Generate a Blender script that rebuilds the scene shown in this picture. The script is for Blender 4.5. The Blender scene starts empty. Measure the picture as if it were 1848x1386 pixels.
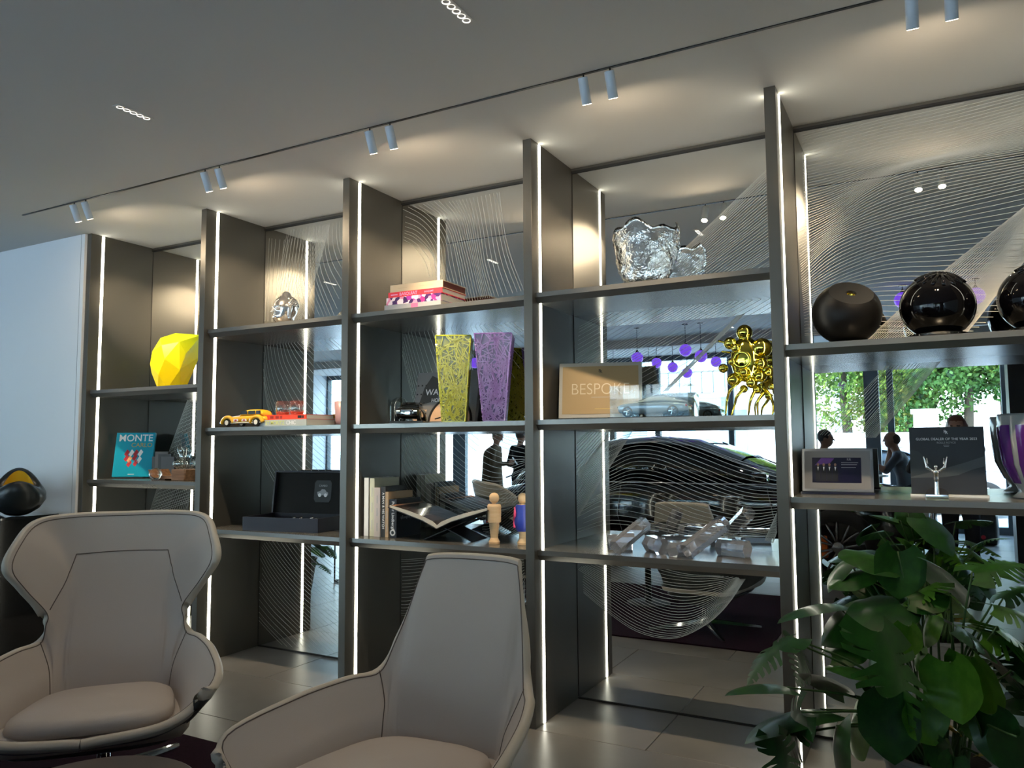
import bpy, bmesh, math, random
import numpy as np
from mathutils import Vector, Matrix
random.seed(7)
R = math.radians
scene = bpy.context.scene
col = scene.collection

# ------------------------------------------------------------------ camera
cam_d = bpy.data.cameras.new('camera'); cam = bpy.data.objects.new('camera', cam_d); col.objects.link(cam)
CAM = Vector((5.873, -3.7357, 1.5))
_r = Vector((0.88044359, 0.47410551, -0.00656185)); _u = Vector((0.04255228, -0.06522379, 0.99696297)); _f = Vector((-0.47223765, 0.87804887, 0.07760014))
cam.matrix_world = Matrix(((_r.x, _u.x, -_f.x, CAM.x), (_r.y, _u.y, -_f.y, CAM.y), (_r.z, _u.z, -_f.z, CAM.z), (0, 0, 0, 1)))
cam_d.sensor_width = 36.0; cam_d.lens = 1389.0 / 1848.0 * 36.0; cam_d.clip_start = 0.01; cam_d.clip_end = 300
scene.camera = cam

# ------------------------------------------------------------------ sky, sun, exposure
world = bpy.data.worlds.new('world'); scene.world = world; world.use_nodes = True
wn = world.node_tree.nodes; wl = world.node_tree.links
bg = wn['Background']
wtc = wn.new('ShaderNodeTexCoord'); wsep = wn.new('ShaderNodeSeparateXYZ'); wr = wn.new('ShaderNodeValToRGB')
wl.new(wtc.outputs['Generated'], wsep.inputs[0]); wl.new(wsep.outputs['Z'], wr.inputs[0]); wl.new(wr.outputs[0], bg.inputs['Color'])
wr.color_ramp.elements[0].position = 0.0; wr.color_ramp.elements[0].color = (0.74, 0.93, 1.0, 1)
wr.color_ramp.elements[1].position = 0.7; wr.color_ramp.elements[1].color = (0.34, 0.58, 1.0, 1)
bg.inputs['Strength'].default_value = 4.2
sun_d = bpy.data.lights.new('sun', 'SUN'); sun = bpy.data.objects.new('sun', sun_d); col.objects.link(sun)
sun_d.energy = 5.0; sun_d.angle = 0.009; sun_d.color = (1, 0.94, 0.84); sun.rotation_euler = (R(-42), 0, R(22))
vs = scene.view_settings
vs.view_transform = 'Standard'; vs.look = 'None'; vs.gamma = 1.0; vs.exposure = 1.4; vs.use_curve_mapping = False

# ------------------------------------------------------------------ helpers
def M(name, c, rough=0.5, metal=0.0, spec=0.5, trans=0.0, ior=1.45, coat=0.0, emit=None, es=0.0, var=None, vscale=6.0, bump=0.0, bscale=80.0, stretch=None, alpha=None, sheen=0.0, sub=0.0):
    m = bpy.data.materials.get(name)
    if m: return m
    m = bpy.data.materials.new(name); m.use_nodes = True
    nt = m.node_tree; b = nt.nodes['Principled BSDF']
    b.inputs['Base Color'].default_value = (*c, 1); b.inputs['Roughness'].default_value = rough; b.inputs['Metallic'].default_value = metal
    b.inputs['Specular IOR Level'].default_value = spec; b.inputs['Transmission Weight'].default_value = trans; b.inputs['IOR'].default_value = ior
    b.inputs['Coat Weight'].default_value = coat; b.inputs['Coat Roughness'].default_value = 0.03
    b.inputs['Sheen Weight'].default_value = sheen
    if emit: b.inputs['Emission Color'].default_value = (*emit, 1); b.inputs['Emission Strength'].default_value = es
    if alpha is not None: b.inputs['Alpha'].default_value = alpha
    if var or bump:
        tc = nt.nodes.new('ShaderNodeTexCoord'); mp = nt.nodes.new('ShaderNodeMapping'); nt.links.new(tc.outputs['Object'], mp.inputs[0])
        if stretch: mp.inputs['Scale'].default_value = stretch
        if var:
            n = nt.nodes.new('ShaderNodeTexNoise'); n.inputs['Scale'].default_value = vscale; n.inputs['Detail'].default_value = 6
            nt.links.new(mp.outputs[0], n.inputs['Vector'])
            rp = nt.nodes.new('ShaderNodeValToRGB'); rp.color_ramp.elements[0].color = (*c, 1); rp.color_ramp.elements[1].color = (*var, 1)
            rp.color_ramp.elements[0].position = 0.35; rp.color_ramp.elements[1].position = 0.65
            nt.links.new(n.outputs['Fac'], rp.inputs[0]); nt.links.new(rp.outputs[0], b.inputs['Base Color'])
        if bump:
            n2 = nt.nodes.new('ShaderNodeTexNoise'); n2.inputs['Scale'].default_value = bscale; n2.inputs['Detail'].default_value = 3
            nt.links.new(mp.outputs[0], n2.inputs['Vector'])
            bp = nt.nodes.new('ShaderNodeBump'); bp.inputs['Strength'].default_value = bump; bp.inputs['Distance'].default_value = 0.01
            nt.links.new(n2.outputs['Fac'], bp.inputs['Height']); nt.links.new(bp.outputs[0], b.inputs['Normal'])
    return m

def pane_mat(name, tint=(0.95, 0.99, 0.98), refl=0.9):
    m = bpy.data.materials.get(name)
    if m: return m
    m = bpy.data.materials.new(name); m.use_nodes = True; nt = m.node_tree
    for n in list(nt.nodes): nt.nodes.remove(n)
    o = nt.nodes.new('ShaderNodeOutputMaterial'); t = nt.nodes.new('ShaderNodeBsdfTransparent'); g = nt.nodes.new('ShaderNodeBsdfGlossy'); mx = nt.nodes.new('ShaderNodeMixShader'); lw = nt.nodes.new('ShaderNodeLayerWeight')
    lw.inputs['Blend'].default_value = 0.5; t.inputs[0].default_value = (*tint, 1); g.inputs['Roughness'].default_value = 0.0; g.inputs[0].default_value = (refl, refl, refl, 1)
    p = nt.nodes.new('ShaderNodeMath'); p.operation = 'POWER'; p.inputs[1].default_value = 4.0; q = nt.nodes.new('ShaderNodeMath'); q.operation = 'MULTIPLY_ADD'; q.inputs[1].default_value = 0.6; q.inputs[2].default_value = 0.13 if name == 'thin_glass' else 0.035
    nt.links.new(lw.outputs['Facing'], p.inputs[0]); nt.links.new(p.outputs[0], q.inputs[0]); nt.links.new(q.outputs[0], mx.inputs[0])
    nt.links.new(t.outputs[0], mx.inputs[1]); nt.links.new(g.outputs[0], mx.inputs[2]); nt.links.new(mx.outputs[0], o.inputs[0])
    return m

def link(name, me, mat, parent=None, loc=None, rot=None, smooth=False):
    if mat is not None and not len(me.materials): me.materials.append(mat)
    if smooth and len(me.polygons): me.polygons.foreach_set('use_smooth', [True] * len(me.polygons))
    o = bpy.data.objects.new(name, me); col.objects.link(o)
    if parent: o.parent = parent
    if loc is not None: o.location = loc
    if rot is not None: o.rotation_euler = rot
    return o

def tag(o, label=None, cat=None, group=None, kind=None):
    if label: o['label'] = label
    if cat: o['category'] = cat
    if group: o['group'] = group
    if kind: o['kind'] = kind
    return o

def thing(name, label, cat, loc=(0, 0, 0), rotz=0.0, group=None, kind=None):
    o = bpy.data.objects.new(name, None); col.objects.link(o); o.empty_display_size = 0.05
    o.location = loc; o.rotation_euler = (0, 0, rotz)
    return tag(o, label, cat, group, kind)

def pyd(verts, faces, name='m'):
    me = bpy.data.meshes.new(name); me.from_pydata([tuple(v) for v in verts], [], [tuple(f) for f in faces]); me.update(); return me

def bm_me(bm, name='m'):
    bmesh.ops.recalc_face_normals(bm, faces=bm.faces[:])
    me = bpy.data.meshes.new(name); bm.to_mesh(me); bm.free(); return me

def box_bm(bm, x0, x1, y0, y1, z0, z1, mat4=None):
    vs_ = [bm.verts.new((x, y, z)) for x in (x0, x1) for y in (y0, y1) for z in (z0, z1)]
    for f in ((0, 1, 3, 2), (4, 6, 7, 5), (0, 4, 5, 1), (2, 3, 7, 6), (0, 2, 6, 4), (1, 5, 7, 3)): bm.faces.new([vs_[i] for i in f])
    if mat4 is not None: bmesh.ops.transform(bm, matrix=mat4, verts=vs_)
    return vs_

def box_me(x0, x1, y0, y1, z0, z1, bev=0.0, seg=2):
    bm = bmesh.new(); box_bm(bm, x0, x1, y0, y1, z0, z1)
    if bev: bmesh.ops.bevel(bm, geom=bm.edges[:], offset=bev, segments=seg, affect='EDGES', profile=0.6)
    return bm_me(bm)

def box(name, x0, x1, y0, y1, z0, z1, mat, parent=None, bev=0.0, seg=2, loc=None, rot=None, smooth=False):
    return link(name, box_me(x0, x1, y0, y1, z0, z1, bev, seg), mat, parent, loc, rot, smooth)

def lathe_me(prof, n=32, cap=True, jitter=None):
    """prof: (radius, z) pairs from bottom to top"""
    v = []; f = []; k = len(prof)
    for r_, z in prof:
        for i in range(n):
            a = 2 * math.pi * i / n; rr = r_ * (jitter(a, z) if jitter else 1); v.append((rr * math.cos(a), rr * math.sin(a), z))
    for j in range(k - 1):
        for i in range(n):
            i2 = (i + 1) % n; f.append((j * n + i, j * n + i2, (j + 1) * n + i2, (j + 1) * n + i))
    if cap:
        if prof[0][0] > 1e-5: f.append(tuple(range(n - 1, -1, -1)))
        if prof[-1][0] > 1e-5: f.append(tuple((k - 1) * n + i for i in range(n)))
    me = pyd(v, f)
    bm = bmesh.new(); bm.from_mesh(me); bmesh.ops.remove_doubles(bm, verts=bm.verts[:], dist=1e-5); bmesh.ops.recalc_face_normals(bm, faces=bm.faces[:]); bm.to_mesh(me); bm.free()
    return me

def tube_me(path, rad, n=8, closed=False, flat=None):
    P = [Vector(p) for p in path]; k = len(P); v = []; f = []
    rads = rad if isinstance(rad, (list, tuple)) else [rad] * k
    prev = None
    for i in range(k):
        a = P[i - 1] if (i > 0 or closed) else P[i]; b = P[(i + 1) % k] if (i < k - 1 or closed) else P[i]
        t = (b - a).normalized()
        if prev is None:
            up = Vector((0, 0, 1)) if abs(t.z) < 0.9 else Vector((1, 0, 0)); s = t.cross(up).normalized()
        else:
            s = prev - t * prev.dot(t)
            s = s.normalized() if s.length > 1e-6 else t.orthogonal().normalized()
        prev = s; w = t.cross(s).normalized()
        for j in range(n):
            q = 2 * math.pi * j / n; fl = flat if flat else 1.0
            v.append(P[i] + (s * math.cos(q) + w * math.sin(q) * fl) * rads[i])
    m = k if closed else k - 1
    for i in range(m):
        i2 = (i + 1) % k
        for j in range(n):
            j2 = (j + 1) % n; f.append((i * n + j, i * n + j2, i2 * n + j2, i2 * n + j))
    if not closed:
        f.append(tuple(range(n - 1, -1, -1))); f.append(tuple((k - 1) * n + j for j in range(n)))
    me = pyd(v, f); bm = bmesh.new(); bm.from_mesh(me); bmesh.ops.recalc_face_normals(bm, faces=bm.faces[:]); bm.to_mesh(me); bm.free()
    return me

def prism_me(poly, d0, d1, axis='y'):
    """2-D outline (a,b) swept along one axis. axis y: (a->x, b->z)"""
    n = len(poly)
    def P(a, b, d): return (a, d, b) if axis == 'y' else ((d, a, b) if axis == 'x' else (a, b, d))
    v = [P(a, b, d0) for a, b in poly] + [P(a, b, d1) for a, b in poly]
    f = [tuple(range(n)), tuple(range(2 * n - 1, n - 1, -1))] + [(i, (i + 1) % n, n + (i + 1) % n, n + i) for i in range(n)]
    bm = bmesh.new(); me = pyd(v, f); bm.from_mesh(me); bmesh.ops.recalc_face_normals(bm, faces=bm.faces[:]); bm.to_mesh(me); bm.free(); return me

def loft_me(secs, closed_u=True, cap=True, closed_v=False):
    n = len(secs[0]); k = len(secs); v = [p for s in secs for p in s]; f = []
    for j in range(k if closed_v else k - 1):
        j2 = (j + 1) % k
        for i in range(n if closed_u else n - 1):
            i2 = (i + 1) % n; f.append((j * n + i, j * n + i2, j2 * n + i2, j2 * n + i))
    if cap and closed_u and not closed_v: f.append(tuple(range(n - 1, -1, -1))); f.append(tuple((k - 1) * n + i for i in range(n)))
    me = pyd(v, f); bm = bmesh.new(); bm.from_mesh(me); bmesh.ops.recalc_face_normals(bm, faces=bm.faces[:]); bm.to_mesh(me); bm.free(); return me

def join_me(mes):
    bm = bmesh.new()
    for m in mes: bm.from_mesh(m)
    me = bpy.data.meshes.new('j'); bm.to_mesh(me); bm.free(); return me

def xf(me, mat4):
    me.transform(mat4); me.update(); return me

def mods(me, subd=0, solid=None, offset=-1.0, bevel=None):
    """evaluate modifiers into a plain mesh"""
    o = bpy.data.objects.new('tmp', me); col.objects.link(o)
    if solid: s = o.modifiers.new('s', 'SOLIDIFY'); s.thickness = solid; s.offset = offset; s.use_even_offset = True
    if bevel: b = o.modifiers.new('b', 'BEVEL'); b.width = bevel; b.segments = 2; b.limit_method = 'ANGLE'
    if subd: s = o.modifiers.new('d', 'SUBSURF'); s.levels = subd; s.render_levels = subd
    dg = bpy.context.evaluated_depsgraph_get(); out = bpy.data.meshes.new_from_object(o.evaluated_get(dg))
    bpy.data.objects.remove(o); return out

def text(name, s, size, mat, parent, loc, rot=(R(90), 0, 0), align='CENTER', ext=0.0004, xs=1.0, space=1.0, bold=0.0):
    c = bpy.data.curves.new(name, 'FONT'); c.body = s; c.size = size; c.align_x = align; c.align_y = 'CENTER'; c.extrude = ext; c.space_character = space; c.offset = bold * 0.35
    o = bpy.data.objects.new('tmp', c); col.objects.link(o)
    dg = bpy.context.evaluated_depsgraph_get(); me = bpy.data.meshes.new_from_object(o.evaluated_get(dg)); bpy.data.objects.remove(o)
    me.transform(Matrix.Diagonal((xs, 1, 1, 1)))
    me.materials.clear()
    return link(name, me, mat, parent, loc, rot)

def catmull(pts, n=8, closed=False):
    P = [Vector(p) for p in pts]; k = len(P); out = []
    for i in range(k if closed else k - 1):
        p0 = P[(i - 1) % k] if (closed or i > 0) else P[i] * 2 - P[i + 1]; p1 = P[i]; p2 = P[(i + 1) % k]; p3 = P[(i + 2) % k] if (closed or i + 2 < k) else p2 * 2 - p1
        for j in range(n):
            t = j / n; out.append(0.5 * ((2 * p1) + (p2 - p0) * t + (2 * p0 - 5 * p1 + 4 * p2 - p3) * t * t + (3 * p1 - p0 - 3 * p2 + p3) * t ** 3))
    if not closed: out.append(P[-1])
    return out

def copy_tree(o, parent=None):
    c = o.copy(); col.objects.link(c); c.parent = parent
    for ch in o.children: copy_tree(ch, c)
    return c

# implicit bodies: smooth union of tapered capsules and ellipsoids, meshed with surface nets
def sdf_mesh(prims, res, pad=0.03, smooth_iter=1):
    """prim: ('c', a, b, ra, rb, k, tag) or ('e', centre, radii, k, tag[, rot3x3])"""
    lo = np.array([1e9] * 3); hi = -lo
    bb = []
    for p in prims:
        if p[0] == 'c':
            a, b = np.array(p[1], float), np.array(p[2], float); r_ = max(p[3], p[4]); l = np.minimum(a, b) - r_; h = np.maximum(a, b) + r_
        else:
            c_ = np.array(p[1], float); rr = np.array(p[2], float); q = rr if len(p) < 6 else np.array([rr.max()] * 3); l = c_ - q; h = c_ + q
        bb.append((l, h)); lo = np.minimum(lo, l); hi = np.maximum(hi, h)
    lo -= pad; hi += pad; n = np.ceil((hi - lo) / res).astype(int) + 1
    big = 10.0; D_ = np.full(n, big); T = np.full(n, -1, int); TD = np.full(n, big)
    ax = [lo[i] + res * np.arange(n[i]) for i in range(3)]
    for p, (l, h) in zip(prims, bb):
        k = p[5] if p[0] == 'c' else p[3]; tg = p[6] if p[0] == 'c' else p[4]
        m = k + res * 3
        i0 = np.maximum(((l - m - lo) / res).astype(int), 0); i1 = np.minimum(((h + m - lo) / res).astype(int) + 2, n)
        X, Y, Z = np.meshgrid(ax[0][i0[0]:i1[0]], ax[1][i0[1]:i1[1]], ax[2][i0[2]:i1[2]], indexing='ij')
        if p[0] == 'c':
            a, b = np.array(p[1], float), np.array(p[2], float); ab = b - a; L2 = max(ab @ ab, 1e-9)
            t = np.clip(((X - a[0]) * ab[0] + (Y - a[1]) * ab[1] + (Z - a[2]) * ab[2]) / L2, 0, 1)
            d = np.sqrt((X - a[0] - t * ab[0]) ** 2 + (Y - a[1] - t * ab[1]) ** 2 + (Z - a[2] - t * ab[2]) ** 2) - (p[3] + (p[4] - p[3]) * t)
        else:
            c_ = np.array(p[1], float); rr = np.array(p[2], float); x, y, z = X - c_[0], Y - c_[1], Z - c_[2]
            if len(p) >= 6:
                q = np.array(p[5]); x, y, z = [q[0, i] * x + q[1, i] * y + q[2, i] * z for i in range(3)]
            k0 = np.sqrt((x / rr[0]) ** 2 + (y / rr[1]) ** 2 + (z / rr[2]) ** 2); k1 = np.sqrt((x / rr[0] ** 2) ** 2 + (y / rr[1] ** 2) ** 2 + (z / rr[2] ** 2) ** 2)
            d = np.where(k1 > 1e-9, k0 * (k0 - 1) / np.maximum(k1, 1e-9), -rr.min())
        sl = tuple(slice(i0[i], i1[i]) for i in range(3))
        cur = D_[sl]
        if k > 0:
            hh = np.maximum(k - np.abs(cur - d), 0) / k; new = np.minimum(cur, d) - hh * hh * k * 0.25
        else: new = np.minimum(cur, d)
        D_[sl] = new; td = TD[sl]; mm = d < td; tt = T[sl]; tt[mm] = tg; td[mm] = d[mm]
    ins = D_ < 0
    nx, ny, nz = n - 1
    cs = [D_[i:nx + i, j:ny + j, k:nz + k] for i in (0, 1) for j in (0, 1) for k in (0, 1)]
    sg = np.stack([c < 0 for c in cs]); act = sg.any(0) & ~sg.all(0)
    idx = np.full((nx, ny, nz), -1, int); ii = np.argwhere(act); idx[act] = np.arange(len(ii))
    cv = np.stack([c[act] for c in cs], 1); offs = np.array([(i, j, k) for i in (0, 1) for j in (0, 1) for k in (0, 1)], float)
    acc = np.zeros((len(ii), 3)); cnt = np.zeros(len(ii))
    for a in range(8):
        for b in range(a + 1, 8):
            if abs(offs[a] - offs[b]).sum() != 1: continue
            va, vb = cv[:, a], cv[:, b]; cr = (va < 0) != (vb < 0); t = np.where(cr, va / np.where(cr, va - vb, 1), 0)
            acc += np.where(cr[:, None], offs[a] + (offs[b] - offs[a]) * t[:, None], 0); cnt += cr
    V = lo + (ii + acc / cnt[:, None]) * res
    tags = T[:-1, :-1, :-1][act]
    F = []
    for axis in range(3):
        o1, o2 = [(1, 2), (2, 0), (0, 1)][axis]
        s0 = [slice(0, x) for x in n]; s1 = [slice(0, x) for x in n]; s0[axis] = slice(0, n[axis] - 1); s1[axis] = slice(1, n[axis])
        a, b = ins[tuple(s0)], ins[tuple(s1)]; ch = np.argwhere(a != b)
        for e in ch:
            if e[o1] == 0 or e[o2] == 0 or e[o1] >= n[o1] - 1 or e[o2] >= n[o2] - 1: continue
            c0 = e.copy(); c1 = e.copy(); c1[o1] -= 1; c2 = c1.copy(); c2[o2] -= 1; c3 = e.copy(); c3[o2] -= 1
            q = [idx[tuple(c)] for c in (c0, c1, c2, c3)]
            if min(q) < 0: continue
            F.append(q if a[tuple(e)] else q[::-1])
    me = pyd(V, F)
    return me, tags

def sdf_obj(name, prims, res, mats, parent=None, loc=None, rot=None, it=1):
    me, tags = sdf_mesh(prims, res)
    bm = bmesh.new(); bm.from_mesh(me); bmesh.ops.recalc_face_normals(bm, faces=bm.faces[:])
    if it:
        for _ in range(it): bmesh.ops.smooth_vert(bm, verts=bm.verts[:], factor=0.5, use_axis_x=True, use_axis_y=True, use_axis_z=True)
    bm.to_mesh(me); bm.free()
    for m in mats: me.materials.append(m)
    if len(mats) > 1:
        for p in me.polygons: p.material_index = max(0, int(np.bincount(np.maximum(tags[list(p.vertices)], 0)).argmax()))
    return link(name, me, None, parent, loc, rot, smooth=True)

# ------------------------------------------------------------------ shared materials
H = 3.2025; D = 0.5598; XD = [0.0, 1.3286, 2.6428, 3.9411, 5.2495, 6.558]; T = 0.053; SF = 0.0327
m_plaster = M('ceiling_plaster', (0.62, 0.60, 0.565), 0.9)
m_wall = M('white_wall_paint', (0.78, 0.80, 0.82), 0.85)
m_metal = M('bronze_grey_metal', (0.108, 0.103, 0.09), 0.36, 0.55, bump=0.02, bscale=30, stretch=(60, 60, 1))
m_shelf = M('shelf_metal', (0.17, 0.165, 0.15), 0.24, 0.6)
m_black = M('black_satin', (0.012, 0.012, 0.013), 0.4)
m_gap = M('shadow_gap_black', (0.02, 0.019, 0.018), 0.6)
m_mirror = M('mirror_silver', (0.80, 0.82, 0.81), 0.0, 1.0)
m_etch = M('etched_frost', (0.56, 0.555, 0.51), 0.7)
m_led = M('led_diffuser', (1, 1, 1), 0.5, emit=(1.0, 0.97, 0.80), es=5.0)
m_chrome = M('chrome', (0.82, 0.82, 0.83), 0.06, 1.0)
m_white = M('white_lacquer', (0.75, 0.78, 0.8), 0.35)
m_alu = M('window_aluminium', (0.11, 0.135, 0.15), 0.4, 0.3)

# ------------------------------------------------------------------ room shell
tile_me = box_me(0, 1.276, 0, 0.636, -0.02, 0, 0.0015, 1)
m_tile = M('stone_tile', (0.128, 0.124, 0.119), 0.34, var=(0.165, 0.16, 0.153), vscale=2.2, bump=0.03, bscale=14, spec=0.55)
_b = m_tile.node_tree.nodes['Principled BSDF']
floor = box('floor', -7.3, 9.6, -9.95, 0.7, -0.12, -0.012, M('grout', (0.12, 0.115, 0.105), 0.9)); tag(floor, 'grey stone tiled showroom floor', kind='structure')
tile_me.materials.append(m_tile); tk = 0
for j in range(-16, 2):
    y0 = j * 0.64
    for i in range(-9, 5):
        x0 = 3.952 + i * 1.28 + (0.64 if j % 2 == 0 else 0)
        if x0 > 9.5 or x0 + 1.28 < -7.2: continue
        link('tile', tile_me, None, floor, (x0 + 0.002, y0 + 0.002, 0))
ceiling = box('ceiling', -7.3, 9.6, -9.95, 0.7, H, H + 0.25, m_plaster); tag(ceiling, 'plain off-white plaster ceiling', kind='structure')
w = box('wall_left', -7.3, -0.004, -0.018, 0.7, 0, H, m_wall); tag(w, 'white wall at the end of the shelving', kind='structure')
box('wall_seam', -0.05, -0.047, -0.0195, -0.018, 0, H, M('seam_grey', (0.25, 0.28, 0.3), 0.8), w)
w = box('wall_back', -0.004, 9.6, D + 0.012, 0.7, 0, H, M('back_wall_grey', (0.1, 0.1, 0.1), 0.8)); tag(w, 'dark wall behind the mirrors', kind='structure')
w = box('wall_side', -7.3, -7.2, -9.95, -0.018, 0, H, m_wall); tag(w, 'white side wall at the far end', kind='structure')
w = box('wall_right', 9.6, 9.7, -9.95, 0.7, 0, H, m_wall); tag(w, 'white side wall beyond the shelving', kind='structure')
w = box('wall_inner', 6.62, 9.6, -0.2, D + 0.012, 0, H, M('taupe_wall', (0.25, 0.24, 0.23), 0.8)); tag(w, 'taupe wall past the last divider', kind='structure')

# glazed front wall behind the photographer: posts, rails, lintels and panes
front = thing('window_1', 'tall glazed shopfront with dark slim mullions', None, (0, -9.8, 0), kind='structure')
m_pane = pane_mat('shop_glass')
xs_post = [-7.2, -5.2, -3.33, -1.3, 0.3, 1.24, 2.66, 4.05, 5.34, 7.0, 8.3, 9.6]
for i, x in enumerate(xs_post): box('mullion', x - (0.16 if x == -3.33 else 0.05), x + (0.16 if x == -3.33 else 0.05), -0.06, 0.06, 0, H, m_alu, front)
box('mullion', 4.98, 5.2, 0.5, 0.74, 0, H, m_alu, front)
box('lintel', -7.2, 3.95, -0.08, 0.05, 3.1, H, m_alu, front); box('lintel', 3.95, 9.6, -0.08, 0.05, 2.78, H, m_wall, front)
box('bottom_rail', -7.2, 9.6, -0.06, 0.05, 0, 0.12, m_alu, front)
for i in range(len(xs_post) - 1):
    box('pane', xs_post[i] + 0.05, xs_post[i + 1] - 0.05, -0.012, 0.0, 0.12, 2.78 if xs_post[i] > 3.9 else 3.1, m_pane, front)
col_b = box('trim_1', 6.74, 7.9, -6.3, -5.9, 0, H, m_black); tag(col_b, 'black clad column by the windows', kind='structure')
bh = box('trim_2', 5.3, 9.6, -8.4, -8.1, 3.0, H, M('bulkhead', (0.3, 0.28, 0.26), 0.8)); tag(bh, 'dropped ceiling bulkhead before the windows', kind='structure')
bh = box('trim_3', -7.2, 9.6, -7.3, -7.2, 3.06, H, m_plaster); tag(bh, 'shallow downstand across the ceiling', kind='structure')

# ------------------------------------------------------------------ shelving unit with mirror backs
unit = thing('shelving_unit', 'floor-to-ceiling bronze grey metal shelving with mirrored backs and lit dividers', 'shelving', (0, 0, 0))
div_me = box_me(0, T, 0, D + 0.01, 0, H - 0.0, 0.0015, 1); div_me.materials.append(m_metal)
led_me = box_me(0, 0.003, -0.0105, 0.0105, 0.004, H - 0.006); led_me.materials.append(m_led)
for i, x in enumerate(XD):
    d = link('divider', div_me, None, unit, (x, 0, 0))
    if i < 5: link('led_strip', led_me, None, d, (T, 0.101, 0))
    if i > 0: link('led_strip', led_me, None, d, (-0.003, 0.101, 0))
SH = {0: (1.945, 1.246), 1: (2.3279, 1.629, 0.925), 2: (2.3275, 1.629, 0.927), 3: (2.334, 1.631, 0.928), 4: (1.957, 1.248)}
for b, zs in SH.items():
    x0 = XD[b] + T; x1 = XD[b + 1]
    for z in zs:
        z -= 0.0008; prof = [(SF, z), (SF, z - 0.026), (SF + 0.026, z - 0.056), (D - 0.002, z - 0.056), (D - 0.002, z)]
        link('shelf', prism_me(prof, x0 + 0.0005, x1 - 0.0005, 'x'), m_shelf, unit)
mirrors = []
for b in range(5):
    x0 = XD[b] + T; x1 = XD[b + 1]
    mir = box('mirror_panel', x0 + 0.004, x1 - 0.004, D, D + 0.006, 0.012, H - 0.032, m_mirror, unit); mirrors.append(mir)
    box('top_channel', x0 + 0.001, x1 - 0.001, D - 0.012, D + 0.008, H - 0.03, H - 0.018, m_gap, mir)
    box('top_channel', x0 + 0.001, x1 - 0.001, D - 0.004, D + 0.008, H - 0.018, H, m_metal, mir)
    box('bottom_channel', x0 + 0.001, x1 - 0.001, D - 0.004, D + 0.008, 0.0, 0.008, m_gap, mir)
    box('edge_gap', x0, x0 + 0.0035, D - 0.002, D + 0.004, 0.014, H - 0.03, m_gap, mir)
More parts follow.
